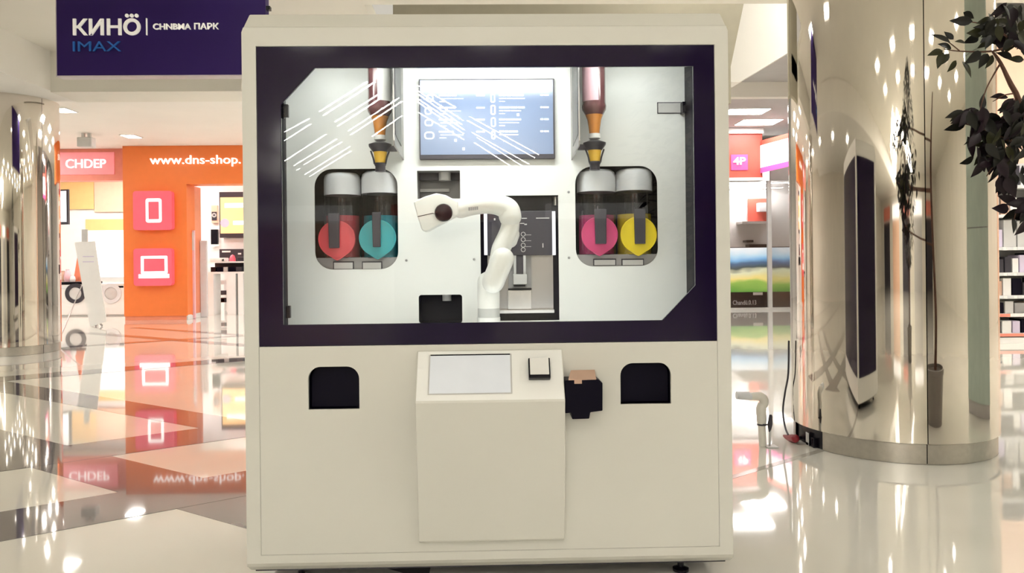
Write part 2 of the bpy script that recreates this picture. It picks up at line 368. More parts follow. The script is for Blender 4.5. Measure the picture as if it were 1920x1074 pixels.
for i, (x, y) in enumerate(((-9.5, -6), (-9.5, -2), (-9.5, 2), (-9.5, 6))):
    panel_lamp(x, y, ZL, .3, .3, M['hall'], 'square lamp in the low ceiling beside the hall', 'square lamps in the low ceiling')
for i, (x, y) in enumerate(((-3.6, 10.2), (-3.6, 12.4), (-3.6, 14.6), (-1.4, 10.2), (-1.4, 12.4), (-1.4, 14.6), (-12.2, 10.2), (-12.2, 12.4), (-12.2, 14.6))):  # unseen lamps added behind kiosk and column to light the orange pillar
    panel_lamp(x, y, ZS_, .45, .45, M['shop'], 'added unseen lamp that lights the orange shop front', 'added lamps lighting the orange shop')
for (a, b, c, d, lab) in ((1360, 203, 1437, 214, 'long lamp in grey ceiling, nearer the kiosk top'), (1385, 223, 1459, 234, 'long lamp in grey ceiling, just above the red shop fascia')):
    p = G((a + b * 0 + c) / 2, (b + d) / 2, ZR); sxx = (G(c, (b + d) / 2, ZR)[0] - G(a, (b + d) / 2, ZR)[0]) / 2
    syy = abs(G((a + c) / 2, b, ZR)[1] - G((a + c) / 2, d, ZR)[1]) / 2
    panel_lamp(p[0], p[1], ZR, sxx, syy, M['shop'], lab, None)
for i, (x, y) in enumerate(((3.0, 7.6), (6.0, 7.6), (9.0, 7.6), (6.5, 9.4))):  # unseen lamps added to brighten the right floor and near column
    panel_lamp(x, y, 7.0, .45, .45, M['hall'], 'added unseen lamp in the tall ceiling that brightens the right side', 'added lamps in the tall ceiling')
# two linear lamp arrays, hung far behind the viewer (mirrored in the kiosk window)
ST = [((600, 209), (688, 154)), ((606, 217), (703, 154)), ((628, 229), (715, 174)), ((633, 237), (715, 184)), ((653, 246), (748, 184)), ((658, 253), (754, 190)), ((698, 256), (754, 217)),
      ((524, 253), (579, 223)), ((521, 272), (582, 233)), ((523, 309), (611, 252)), ((551, 311), (631, 261)), ((570, 309), (640, 267)), ((567, 330), (656, 275)), ((579, 332), (657, 284)), ((543, 327), (562, 316)),
      ((784, 161), (855, 202)), ((784, 171), (868, 226)), ((784, 177), (866, 234)), ((784, 186), (871, 244)), ((784, 192), (869, 251)), ((784, 211), (870, 262)),
      ((881, 219), (1010, 290)), ((876, 226), (1003, 296)), ((886, 249), (992, 308)), ((895, 258), (1007, 329)), ((890, 268), (988, 331))]
GY = 0.028
for i, (a, b) in enumerate(ST):
    ax, ay = G(*a, 4.5); bx, by = G(*b, 4.5); ay = 2 * GY - ay; by = 2 * GY - by
    A, Bv = Vector((ax, ay)), Vector((bx, by)); d = (Bv - A).normalized(); n = Vector((-d.y, d.x)) * 0.016
    c = (A + Bv) / 2
    left = i < 15
    t = thing('linear_lamp', 'slim white linear lamp hung under the hall ceiling behind the viewer, ' + ('slanting left' if left else 'slanting right'), 'linear lamp', (c.x, c.y, 4.5), 'linear lamps slanting left' if left else 'linear lamps slanting right')
    MB().poly_xy([tuple(A + n), tuple(Bv + n), tuple(Bv - n), tuple(A - n)], 4.5, 4.51).build('diffuser', M['strip'], t)
    n2 = n * 1.15
    MB().poly_xy([tuple(A + n2), tuple(Bv + n2), tuple(Bv - n2), tuple(A - n2)], 4.51, 4.55).build('housing', M['white'], t)
    r = MB()
    for q in (A * .85 + Bv * .15, A * .15 + Bv * .85): r.box(q.x - .006, q.x + .006, q.y - .006, q.y + .006, 4.55, ZU)
    r.build('hanger', M['lgrey'], t)

# ================================================================== KIOSK
KX0, KX1, KZ0, KZ1 = -1.040, 0.992, 0.12, 2.410
FX0, FX1, FZ0, FZ1 = -0.976, 0.929, 1.019, 2.2585
KD = 1.12; YP = 0.50
k = thing('vending_kiosk', 'large cream robot drinks kiosk with wide dark-framed window', 'kiosk', (-0.024, 0.5, 0))
def oct_loop(y, i, zt, zb, c):
    x0, x1 = KX0 + i, KX1 - i
    return [(x0, y, zb), (x1, y, zb), (x1, y, zt - c), (x1 - c * .35, y, zt), (x0 + c * .35, y, zt), (x0, y, zt - c)]
sh = MB(); L = [oct_loop(0, .004, 2.338, .122, .02), oct_loop(.012, 0, 2.345, .105, .03), oct_loop(.055, 0, KZ1, .075, .06), oct_loop(KD, 0, KZ1, .075, .06)]
n = 6; vs = [p for l in L for p in l]
sh.add(vs, [(j * n + i, j * n + (i + 1) % n, (j + 1) * n + (i + 1) % n, (j + 1) * n + i) for j in range(3) for i in range(n)])
sh.add(L[3], [tuple(range(6))])
sh.build('cabinet_shell', M['kiosk'], k, bevel=.004)
plate('front_surround', [(p[0], p[2]) for p in L[0]], [[(FX0 - .003, .155), (FX1 + .003, .155), (FX1 + .003, FZ1 + .003), (FX0 - .003, FZ1 + .003)]], 0.0, .03, M['kiosk'], k)
# lower front panel with two pick-up hatches
hx = []
for (a, b, c, d) in ((577, 688, 674, 767), (1163, 681, 1259, 757)):
    xa, xb, za, zb = RC(a, b, c, d, 0); hx.append((xa, xb, za, zb))
low = plate('front_panel', [(FX0, .158), (FX1, .158), (FX1, FZ0 - .002), (FX0, FZ0 - .002)], [rrect(*h, .052, 8, True) for h in hx], .001, .025, M['kiosk'], k)
for (xa, xb, za, zb) in hx:
    h = MB(); o_ = .006
    h.box(xa - o_, xa - .001, .02, .28, za - o_, zb + o_); h.box(xb + .001, xb + o_, .02, .28, za - o_, zb + o_)
    h.box(xa - o_, xb + o_, .02, .28, za - o_, za - .001); h.box(xa - o_, xb + o_, .02, .28, zb + .001, zb + o_); h.box(xa - o_, xb + o_, .275, .285, za - o_, zb + o_)
    ph = h.build('pickup_hatch', M['navy'], k)
    MB().poly_xz(rrect(xa + .004, xb - .004, za + .004, zb - .004, .05, 8, True), .045, .05).build('hatch_door', M['navy'], ph)
# dark printed frame round the window
wl = [W(589, 127, 0), W(1303, 122, 0), W(1303, 535, 0), W(1243, 601, 0), W(529, 609, 0), W(526, 195, 0)]
wz1 = (wl[0][1] + wl[1][1]) / 2; wz0 = (wl[3][1] + wl[4][1]) / 2; wx0 = (wl[4][0] + wl[5][0]) / 2; wx1 = (wl[1][0] + wl[2][0]) / 2
win = [(wl[0][0], wz1), (wx1, wz1), (wx1, wl[2][1]), (wl[3][0], wz0), (wx0, wz0), (wx0, wl[5][1])]
fr = plate('window_frame', [(FX0, FZ0), (FX1, FZ0), (FX1, FZ1), (FX0, FZ1)], [win], .002, .022, M['frame'], k)
B('glass_pane', M['glass'], k, FX0 + .03, FX1 - .03, .026, .031, FZ0 + .03, FZ1 - .03)
# inside of the show window
XI0, XI1 = W(538, 400, YP)[0], W(1286, 400, YP)[0]
def RP(a, b, c, d): return RC(a, b, c, d, YP)
holes = [rrect(*RP(589, 317, 747, 504), .085), rrect(*RP(1078, 312, 1234, 498), .085)]
def rect(r): x0, x1, z0, z1 = r; return [(x0, z0), (x1, z0), (x1, z1), (x0, z1)]
h_mach = RP(900, 367, 1049, 600); h_cup = RP(782, 320, 863, 372); h_cup2 = RP(785, 553, 867, 605)
holes += [rect(h_mach), rect(h_cup), rrect(*h_cup2, .012, 3)]
plate('back_panel', [(XI0, 1.03), (XI1, 1.03), (XI1, 2.33), (XI0, 2.33)], holes, YP, YP + .006, M['panel'], k)
B('interior_wall', M['navy'], k, XI0 - .012, XI0, .033, YP + .006, 1.03, 2.33)
B('interior_wall', M['navy'], k, XI1, XI1 + .012, .033, YP + .006, 1.03, 2.33)
B('interior_ceiling', M['panel'], k, XI0, XI1, .033, YP, 2.33, 2.345)
B('interior_shelf', M['panel'], k, XI0, XI1, .033, YP, 1.02, 1.035)
B('dark_backing', M['navy'], k, KX0 + .03, KX1 - .03, 1.04, 1.05, .9, 2.36)
B('service_floor', M['dgrey'], k, KX0 + .03, KX1 - .03, YP + .007, 1.04, .93, .95)
B('led_bar', M['led'], k, -.39, .33, .05, .085, 2.285, 2.305)
for x0_, x1_ in ((-.93, -.45), (.39, .87)): B('led_bar', M['led_soft'], k, x0_, x1_, .045, .085, 2.285, 2.305)
B('led_bar', M['led_fill'], k, -.93, .87, .04, .075, 1.045, 1.06)  # bar added out of sight to brighten the lower back panel
# screws on the panel
for (px, py) in ((762, 488), (889, 486), (1066, 360), (1067, 483)):
    p = P3(px, py, YP); MB().lathe([(.006, 0), (.006, .002), (.003, .004)], (p.x, YP, p.z), 12, 'y').build('panel_screw', M['grey'], k)
# hinges and lock plate of the window
for (a, b, c, d) in ((524, 188, 534, 222), (534, 196, 541, 220), (537, 573, 545, 596)):
    x0, x1, z0, z1 = RC(a, b, c, d, .05); B('hinge', M['black'], k, x0, x1, .04, .06, z0, z1, .002)
x0, x1, z0, z1 = RC(1232, 192, 1278, 213, YP); 
pl_ = B('lock_plate', M['dgrey'], k, x0, x1, YP - .004, YP, z0, z1); B('lock_face', M['lgrey'], pl_, x0 + .004, x1 - .004, YP - .006, YP - .0035, z0 + .004, z1 - .004)
x0, x1, z0, z1 = RC(1278, 192, 1284, 213, YP - .03); B('lock_latch', M['black'], k, x0, x1, YP - .05, YP - .001, z0, z1)
# side plates that carry the syrup bottles
for far, near, s in ((755, 738, 1), (1071, 1089, -1)):
    X = W(far, 200, YP)[0]
    yn = .17
    zt = 2.325; za = W(far, 300, YP)[1]; zb_ = W(near, 272, yn)[1]
    p_ = MB().poly_yz([(YP, zt), (YP, za), (YP - .06, za + .005), (yn + .015, zb_), (yn, zb_ + .02), (yn, zt)], X - .003, X + .003).build('bottle_bracket', M['steel_dk'], k)
    MB().poly_yz([(YP - .10, zt), (YP - .10, za + .05), (yn + .02, zb_ + .05), (yn + .02, zt)], X + s * .003, X + s * .005).build('bracket_inlay', M['black'], p_)
# cup nozzles behind the two square openings
for (x0, x1, z0, z1), m, top, nz in ((h_cup, M['grey'], (822, 320, 845, 338), 1), (h_cup2, M['navy'], (829, 553, 846, 564), 1)):
    b = MB(); g = .005
    b.box(x0 - g, x0 - .001, YP + .007, YP + .16, z0 - g, z1 + g); b.box(x1 + .001, x1 + g, YP + .007, YP + .16, z0 - g, z1 + g)
    b.box(x0 - g, x1 + g, YP + .007, YP + .16, z0 - g, z0 - .001); b.box(x0 - g, x1 + g, YP + .007, YP + .16, z1 + .001, z1 + g); b.box(x0 - g, x1 + g, YP + .155, YP + .165, z0 - g, z1 + g)
    pb = b.build('cup_bay', m, k)
    nx0, nx1, nz0, nz1 = RC(*top, YP + .06)
    MB().lathe([(.0, 0), ((nx1 - nx0) / 2, 0), ((nx1 - nx0) / 2, z1 - nz0)], ((nx0 + nx1) / 2, YP + .08, nz0), 20).build('cup_nozzle', M['lgrey'], pb, smooth=True)
    if m is M['grey']: B('bay_ledge', M['dgrey'], pb, x0, x1, YP + .10, YP + .154, z1 - .035, z1); B('bay_step', M['lgrey'], pb, x0, x1 - .06, YP + .13, YP + .154, z1 - .09, z1 - .075)
# order console
cw0, cw1 = -.324, .2775
co = MB().poly_yz([(0, .992), (-.008, .992), (-.120, .803), (-.122, .797), (-.032, .212), (-.026, .206), (0, .206)], cw0, cw1).build('order_console', M['kiosk'], k, bevel=.004)
sv = Vector((0, -.112, -.189)); sl = sv.length; sv.normalize(); sn = Vector((0, sv.z, -sv.y)); sn = sn if sn.z > 0 else -sn
def slope(x, s, h): p = Vector((x, -.008, .992)) + sv * (s * sl) + sn * h; return (x, p.y, p.z)
def on_slope(name, m, x0, x1, s0, s1, h0, h1, parent, bev=0):
    return MB().prism([slope(x0, s0, h0), slope(x1, s0, h0), slope(x1, s1, h0), slope(x0, s1, h0)], [slope(x0, s0, h1), slope(x1, s0, h1), slope(x1, s1, h1), slope(x0, s1, h1)]).build(name, m, parent, bevel=bev)
on_slope('console_top', M['top_lightened'], cw0 + .004, cw1 - .004, .01, .985, .0001, .0004, co)  # thin sheet added to carry the lightened colour of the slope
sx0 = W(806, 700, -.06)[0]; sx1 = W(957, 700, -.06)[0]
on_slope('screen_bezel', M['lgrey'], sx0 - .006, sx1 + .006, .08, .87, .0005, .0025, co)
on_slope('touch_screen', M['touch'], sx0, sx1, .105, .85, .0028, .0036, co)
on_slope('screen_gap', M['black'], sx0, sx1, .08, .105, .0028, .0040, co)
rx0 = W(991, 700, -.08)[0]; rx1 = W(1032, 700, -.08)[0]
cr_ = on_slope('card_reader', M['black'], rx0, rx1, .22, .62, .001, .030, co, .004)
on_slope('reader_face', M['white'], rx0 + .006, rx1 - .006, .23, .56, .0305, .034, co, .002)
# black cup holder beside the console
def h0(px, py): return W(px, py, -.10)
hp = [h0(1060, 713), h0(1122, 711), h0(1130, 718), h0(1130, 770), h0(1107, 773), h0(1105, 785), h0(1073, 786), h0(1071, 774), h0(1060, 775)]
hb = MB().poly_xz(hp, -.10, 0).build('cup_holder', M['navy'], k, bevel=.003)
a = [W(1066, 711, -.101), W(1118, 711, -.101)]; b = [W(1071, 695, -.02), W(1116, 694, -.02)]
MB().prism([(a[0][0], -.099, a[0][1] + .002), (a[1][0], -.099, a[1][1] + .002), (b[1][0], -.004, b[1][1]), (b[0][0], -.004, b[0][1])],
           [(a[0][0], -.099, a[0][1] - .004), (a[1][0], -.099, a[1][1] - .004), (b[1][0], -.004, a[1][1] - .004), (b[0][0], -.004, a[0][1] - .004)]).build('holder_top', M['tan'], k)
t0 = RC(1077, 711, 1091, 719, -.104); B('holder_tab', M['tan'], k, t0[0], t0[1], -.106, -.1005, t0[2], t0[3])
# dark windows in the right side and in the rear, and the feet
B('side_window', M['frame'], k, KX1 - .002, KX1 + .008, .12, KD - .05, .30, FZ1)
B('rear_window', M['frame'], k, FX0 + .02, FX1 + .01, KD - .002, KD + .008, .30, FZ1)
for x in (-.85, .80):
    for y in (.14, .98):
        MB().lathe([(.035, 0), (.035, .012), (.014, .02), (.014, .08)], (x, y, 0.001), 16).build('levelling_foot', M['black'], k, smooth=True)
B('base_tray', M['dgrey'], k, KX0 + .02, KX1 - .02, .06, KD - .02, .068, .078)

# ------------------------------------------------------------------ robot arm
AY = 0.27
def A_(zx, zy, y=AY): return P3(740 + .3166 * zx, 300 + .3166 * zy, y)
ZS = .3166 / FPX * (AY - CAM.y)
bx_, bz_ = A_(557, 880).x, 0
arm = thing('robot_arm', 'white jointed robot arm bent over inside the kiosk window', 'robot arm', (bx_, AY, 1.035))
bz = 1.0355; z1_ = A_(557, 930).z; z2_ = A_(557, 876).z
MB().lathe([(.052, 0), (.052, z1_ - bz)], (bx_, AY, bz), 40).build('mounting_flange', M['white'], arm, smooth=True)
MB().lathe([(65 * ZS, z1_), (65 * ZS, z2_)], (bx_, AY, 0), 40).build('arm_base', M['arm_base'], arm, smooth=True)
MB().tube([(bx_, AY, z2_), (bx_, AY, A_(0, 800).z), A_(552, 722)], [65 * ZS, 66 * ZS, 62 * ZS], 28, 6, True).build('shoulder', M['arm'], arm, smooth=True, auto=False)
MB().tube([A_(583, 722, AY - .075), A_(640, 585, AY - .075)], [65 * ZS, 66 * ZS], 28, 6, True, False).build('upper_arm', M['arm'], arm, smooth=True, auto=False)
MB().tube([A_(598, 600, AY + .01), A_(632, 520, AY + .01), A_(678, 420, AY + .01), A_(688, 350, AY + .01)], [40 * ZS, 56 * ZS, 56 * ZS, 52 * ZS], 28, 8).build('forearm', M['arm'], arm, smooth=True, auto=False)
MB().tube([A_(688, 440, AY + .02), A_(682, 475, AY + .02)], [52 * ZS, 46 * ZS], 24, 6, True, False).build('elbow_joint', M['arm'], arm, smooth=True, auto=False)
MB().tube([A_(684, 334), A_(668, 290), A_(600, 262), A_(520, 262), A_(450, 272), A_(392, 288)], [67 * ZS, 66 * ZS, 62 * ZS, 57 * ZS, 57 * ZS, 57 * ZS], 32, 8).build('elbow_link', M['arm'], arm, smooth=True, auto=False)
hd = [(117, 253), (180, 222), (250, 201), (305, 212), (350, 236), (378, 248), (380, 330), (345, 345), (300, 370), (250, 395), (205, 421), (180, 426), (165, 415), (140, 335)]
hp = [(A_(*q).x, A_(*q).z) for q in hd]
MB().poly_xz(hp, AY - .048, AY + .045).build('wrist_head', M['arm'], arm, smooth=True, bevel=.018, bseg=5, auto=False)
c = A_(290, 312, AY - .05)
MB().lathe([(52 * ZS, -.01), (52 * ZS, .012), (46 * ZS, .020), (28 * ZS, .024), (.0001, .025)], (c.x, AY - .048, c.z), 32, 'y').build('wrist_cap', M['black'], arm, smooth=True)
MB().prism([tuple(A_(135, 333, AY - .0487)), tuple(A_(225, 313, AY - .0487)), tuple(A_(245, 322, AY - .0487)), tuple(A_(225, 317, AY - .0487)), tuple(A_(136, 337, AY - .0487))],
           [tuple(A_(135, 333, AY - .04)), tuple(A_(225, 313, AY - .04)), tuple(A_(245, 322, AY - .04)), tuple(A_(225, 317, AY - .04)), tuple(A_(136, 337, AY - .04))]).build('head_seam', M['black'], arm)
lm = MB()                        # small grey maker's mark on the elbow link: five blurred block letters
for i in range(5):
    p = A_(437 + i * 12, 280 - i * 1.2, AY - 57 * ZS); w_ = 9 * ZS
    lm.box(p.x, p.x + w_, p.y - .001, p.y + .004, p.z - 18 * ZS, p.z)
lm.build('arm_mark', M['grey'], arm)

# ------------------------------------------------------------------ drinks machine behind the panel
mx0, mx1, mz0, mz1 = RC(903, 366, 1046, 603, YP + .06)
cm = thing('drinks_machine', 'black and steel drinks machine standing behind the robot arm', 'drinks machine', ((mx0 + mx1) / 2, .72, .951))
Y0 = YP + .05
zc = W(960, 480, Y0)[1]
B('machine_body', M['navy'], cm, mx0 - .02, mx1 + .02, Y0 + .05, .98, .951, mz1 + .02)
x0, x1, z0, z1 = RC(914, 396, 1036, 478, Y0); cp_ = B('control_panel', M['dgrey'], cm, x0, x1, Y0 - .01, Y0 + .05, z0, z1, .003); PX = (x0, x1, z0, z1)
x0, x1, z0, z1 = RC(905, 366, 1035, 396, Y0); B('top_housing', M['black'], cm, x0, x1, Y0, Y0 + .05, z0, z1, .003)
for a in ((907, 396, 914, 478), (1035, 396, 1042, 478)):
    x0, x1, z0, z1 = RC(*a, Y0 - .012); B('light_strip', mat('strip_white', (.8, .8, .85), .4, emis=(.9, .92, 1), es=.5), cm, x0, x1, Y0 - .014, Y0 + .03, z0, z1)
for yy in (439, 449, 459.5, 468):
    p = P3(981, yy, Y0 - .011); ring_xz(p.x, p.z, .0085, .0115, Y0 - .0125, Y0 - .0105, 18).build('ring_button', M['lgrey'], cp_)
tx = MB()
for (a, b, c_, d) in ((926, 409, 929, 413), (978, 408.5, 988, 410), (975, 418, 983, 419.5), (983, 419.5, 988, 421.5), (1005, 408, 1030, 409.6), (1017, 456, 1019, 464), (985, 440, 996, 440.6), (985, 451, 996, 451.6), (985, 462, 996, 462.6)):
    x0, x1, z0, z1 = RC(a, b, c_, d, Y0 - .011); tx.box(x0, x1, Y0 - .0118, Y0 - .0105, z0, z1)
tx.build('panel_lettering', M['lgrey'], cp_)
x0, x1, z0, z1 = RC(914, 478, 1038, 585, Y0 + .03); B('steel_front', M['steel_dk'], cm, x0, x1, Y0 + .035, Y0 + .05, z0, z1)
x0, x1, z0, z1 = RC(953, 479, 997, 543, Y0 + .02); B('spout_recess', M['grey'], cm, x0, x1, Y0 + .025, Y0 + .036, z0, z1)
x0, x1, z0, z1 = RC(968, 478, 981, 515, Y0 + .0); B('spout_column', M['dgrey'], cm, x0, x1, Y0 - .005, Y0 + .03, z0, z1); 
for a in ((963, 478, 968, 515), (981, 478, 986, 515)):
    x0, x1, z0, z1 = RC(*a, Y0); B('spout_rail', M['lgrey'], cm, x0, x1, Y0 - .007, Y0 + .03, z0, z1)
x0, x1, z0, z1 = RC(962, 514, 988, 533, Y0 - .02); B('spout_block', M['lgrey'], cm, x0, x1, Y0 - .03, Y0 + .03, z0, z1, .003)
x0, x1, z0, z1 = RC(963, 533, 985, 537, Y0 - .02); B('spout_tip', M['black'], cm, x0, x1, Y0 - .025, Y0 + .02, z0, z1)
x0, x1, z0, z1 = RC(953, 541, 997, 543.5, Y0); B('front_seam', M['black'], cm, x0, x1, Y0 + .018, Y0 + .035, z0, z1)
x0, x1, z0, z1 = RC(952, 544, 997, 580, Y0 + .02); B('drip_front', M['steel'], cm, x0, x1, Y0 + .02, Y0 + .035, z0, z1, .002)
x0, x1, z0, z1 = RC(905, 582, 1039, 586, Y0); B('drip_edge', M['steel'], cm, x0, x1, Y0 - .01, Y0 + .05, z0, z1)
x0, x1, z0, z1 = RC(1037, 368, 1048, 384, Y0); MB().lathe([(.013, 0), (.013, (z1 - z0))], ((x0 + x1) / 2, Y0 + .03, z0), 16).build('side_pipe', M['steel'], cm, smooth=True)

# ------------------------------------------------------------------ menu screen
def RM(a, b, c_, d, y=YP - .03): return RC(a, b, c_, d, y)
x0, x1, z0, z1 = RM(785, 148, 1041, 297)
ms = thing('menu_screen', 'slate blue menu display on the white panel above the robot arm', 'screen', ((x0 + x1) / 2, YP - .015, z0))
B('screen_housing', M['dgrey'], ms, x0, x1, YP - .028, YP, z0, z1, .003)
dsp = B('display', M['screen'], ms, x0 + .006, x1 - .008, YP - .030, YP - .027, z0 + .022, z1 - .006)
for a in ((793, 155, 911, 168), (918, 153, 1029, 167)):
    x0, x1, z0, z1 = RM(*a); B('menu_header', M['screen_txt'], dsp, x0, x1, YP - .0312, YP - .0298, z0, z1)
tl = MB()
def dash(px, py, w, h):
    x = px
    while x < px + w:
        ww = min(random.uniform(3, 8), px + w - x); a0, a1, b0, b1 = RM(x, py - h / 2, x + ww, py + h / 2); tl.box(a0, a1, YP - .0312, YP - .0298, b0, b1); x += ww + random.choice((0.35, .35, 1.2))
rows = (178, 201, 223.5, 246)
for i, py in enumerate(rows):
    dash(823, py + .8, 33 - i * 2, 3.0); dash(826, py + 7, 43 - 5 * (i % 3), 1.5); dash(824, py + 12.5, 13, 1.3); dash(893, py + .8, 16, 3.0)
    dash(936, py + .4, (46, 48, 41, 35)[i], 3.2); dash(936, py + 6.5, (48, 41, 37, 36)[i], 1.5)
    if i < 3: dash(936, py + 12, 11, 1.5)
    dash(1013, py, 16, 3.0)
for (px, py) in ((852, 263), (867, 279), (969, 215)): dash(px, py, 4.5, 5)
tl.build('menu_lettering', M['screen_txt'], dsp)
for (px, py, rx, rz) in ((924, 184, 4.7, 8.6), (924.5, 206, 4.8, 9.4), (925, 229, 4.8, 9), (925, 253, 4, 8), (804, 230, 8, 6.5), (805, 254, 9.5, 7), (806, 184, 7, 7), (803, 208, 7, 7)):
    x0, x1, z0, z1 = RM(px - rx, py - rz, px + rx, py + rz); d_ = .0062
    r_ = min(x1 - x0, z1 - z0) * .42
    plate('menu_icon', rrect(x0, x1, z0, z1, r_), [rrect(x0 + d_, x1 - d_, z0 + d_, z1 - d_, max(r_ - d_, .002))], YP - .0312, YP - .0298, M['screen_txt'], dsp)

# ------------------------------------------------------------------ syrup dispensers
def dispenser(cx, top, liq, dcx, dcy, colour, pos, half, hx0, hx1):
    yc = YP + .085
    R_ = half * (YP - CAM.y) / FPX * 1.0
    xc = W(cx, top, yc - R_)[0]; R_ = W(cx + half, top, yc)[0] - W(cx, top, yc)[0]
    zt = W(cx, top, yc)[1]; zl = W(cx, top + 41, yc)[1]; zq = W(cx, liq, yc)[1]; zb = W(cx, 484 if pos != 'r' else 478, yc)[1]
    t = thing('syrup_dispenser', None, 'dispenser', (xc, yc, zb), 'syrup dispensers in the kiosk')
    MB().lathe([(0, 0), (R_ * .97, 0), (R_, .01), (R_, zl - zb)], (xc, yc, zb), 36).build('tank', M['smoke'], t, smooth=True)
    MB().lathe([(0, 0), (R_ * .93, 0), (R_ * .93, zq - zb - .01), (0, zq - zb - .01)], (xc, yc, zb + .004), 36).build('syrup', colour, t, smooth=True)
    l_ = MB().lathe([(R_ * 1.02, 0), (R_ * 1.02, (zt - zl) * .72), (R_ * .96, (zt - zl) * .9), (R_ * .8, zt - zl), (0, zt - zl)], (xc, yc, zl), 36).build('lid', M['lid'], t, smooth=True)
    # round tap front with a pointed lip
    yd = yc - R_ - .012; dx, dz = W(dcx, dcy, yd); rd = 34.5 * (yd - CAM.y) / FPX
    prof = []
    for i in range(40):
        a = 2 * math.pi * i / 40; r = rd * (1 + (.17 * max(0, 1 - abs(((a - 1.5 * math.pi + math.pi) % (2 * math.pi)) - math.pi) / .42)))
        prof.append((dx + r * math.cos(a), dz + r * math.sin(a)))
    tf = MB().poly_xz(prof, yd - .006, yd + .02).build('tap_front', colour, t, smooth=True, bevel=.005, bseg=3)
    ring_xz(dx, dz, rd * .93, rd * .99, yd - .010, yd - .004, 36).build('tap_rim', colour, tf, smooth=True)
    x0, z1 = W(hx0, dcy - 48, yd - .01); x1, z0 = W(hx1, dcy + 17, yd - .01)
    MB().poly_xz([(x0, z1), (x1, z1), (x1 - .002, z0), (x0 + .003, z0)], yd - .026, yd - .0105).build('tap_lever', M['dgrey'], tf, bevel=.003)
    return t
for args, lab in (((635, 326, 403, 632, 448, M['liq_red'], 'l', 33.5, 616, 638), 'syrup dispenser with red tap, leftmost of the four'),
                  ((709, 323, 403, 708, 446, M['liq_teal'], 'l', 36, 698, 715), 'syrup dispenser with teal tap in the left window bay'),
                  ((1122, 320, 402, 1124, 440, M['liq_pink'], 'r', 35.5, 1114, 1137), 'syrup dispenser with magenta tap in the right window bay'),
                  ((1194, 318, 400, 1197, 440, M['liq_yel'], 'r', 33.5, 1188, 1210), 'syrup dispenser with yellow tap, rightmost of the four')):
    dispenser(*args)['label'] = lab
for (a, b, c_, d, slots, lab) in ((589, 478, 747, 505, ((625, 490, 664, 504), (679, 490, 717, 504)), 'grey drip tray under the red and teal dispensers'), (1078, 471, 1234, 499, ((1112, 485, 1155, 497), (1165, 485, 1207, 497)), 'grey drip tray under the magenta and yellow dispensers')):
    x0, x1, z0, z1 = RC(a, b, c_, d, YP + .03)
    t = thing('drip_tray', lab, 'tray', ((x0 + x1) / 2, YP + .1, z0 - .02), 'drip trays in the kiosk')
    B('tray_body', M['grey'], t, x0 - .02, x1 + .02, YP + .012, YP + .20, z0 - .02, W(a, 479 if a < 900 else 473, YP + .03)[1] - .012)
    for s_ in slots:
        x0, x1, z0, z1 = RC(*s_, YP + .012); ts_ = B('tray_slot', M['dgrey'], t, x0, x1, YP + .006, YP + .013, z0, z1); B('slot_insert', M['lgrey'], ts_, x0 + .005, x1 - .005, YP + .003, YP + .007, z0 + .001, z1 - .006)

# ------------------------------------------------------------------ upturned syrup bottles
BY = .34
def bottle(cx, s_top, labelm, lab, body_m, wy, bracket_px, side):
    u = (BY - CAM.y) / FPX
    x = W(cx, 200, BY)[0]
    def Z(py): return W(cx, py, BY)[1]
    t = thing('syrup_bottle', lab, 'bottle', (x, BY, Z(322 + wy)), 'upturned syrup bottles')
    MB().lathe([(0, 0), (9.5 * u, 0), (9.5 * u, .025), (11 * u, .03), (11 * u, .04)], (x, BY, Z(322 + wy)), 20).build('nozzle', M['dgrey'], t, smooth=True)
    z0 = Z(306 + wy)
    MB().lathe([(9.5 * u, 0), (13 * u, Z(284 + wy) - z0)], (x, BY, z0), 24).build('valve_body', M['amber_y'], t, smooth=True)
    z1 = Z(285 + wy)
    MB().lathe([(13.5 * u, 0), (16 * u, .008), (21 * u, Z(275 + wy) - z1), (21.5 * u, Z(271 + wy) - z1), (9 * u, Z(266 + wy) - z1)], (x, BY, z1), 28).build('valve_cup', M['dgrey'], t, smooth=True)
    for sgn in (-1, 1):
        MB().tube([(x + sgn * 17 * u, BY - .005, Z(284 + wy)), (x + sgn * 12.5 * u, BY - .008, Z(297 + wy)), (x + sgn * 10.5 * u, BY - .008, Z(307 + wy))], .004, 8, 4).build('valve_rib', M['dgrey'], t, smooth=True)
    z2 = Z(264 + wy)
    MB().lathe([(8 * u, 0), (11 * u, .004), (11 * u, Z(254 + wy) - z2)], (x, BY, z2), 24).build('bottle_cap', M['white'], t, smooth=True)
    z3 = Z(255 + wy)
    MB().lathe([(9.5 * u, 0), (10.5 * u, Z(245 + wy) - z3), (13 * u, Z(228 + wy) - z3), (17 * u, Z(218 + wy) - z3)], (x, BY, z3), 28).build('bottle_neck', M['amber'], t, smooth=True)
    z4 = Z(219 + wy)
    MB().lathe([(16.6 * u, 0), (22 * u, Z(210 + wy) - z4), (23 * u, Z(203 + wy) - z4), (21.5 * u, Z(196 + wy) - z4), (21.5 * u, Z(110) - z4), (17 * u, Z(106) - z4), (0, Z(105) - z4)], (x, BY, z4), 36).build('bottle_body', body_m, t, smooth=True)
    z5 = Z(192)
    MB().lathe([(21.9 * u, 0), (21.9 * u, Z(125) - z5)], (x, BY, z5), 24, 'z', math.radians(s_top[0]), math.radians(s_top[1])).build('bottle_label', labelm, t, smooth=True)
    X = W(bracket_px, 200, YP)[0]
    B('holder_arm', M['dgrey'], t, min(x + side * 12 * u, X - side * .006), max(x + side * 12 * u, X - side * .006), BY - .012, BY + .012, Z(284 + wy), Z(274 + wy))
    return t
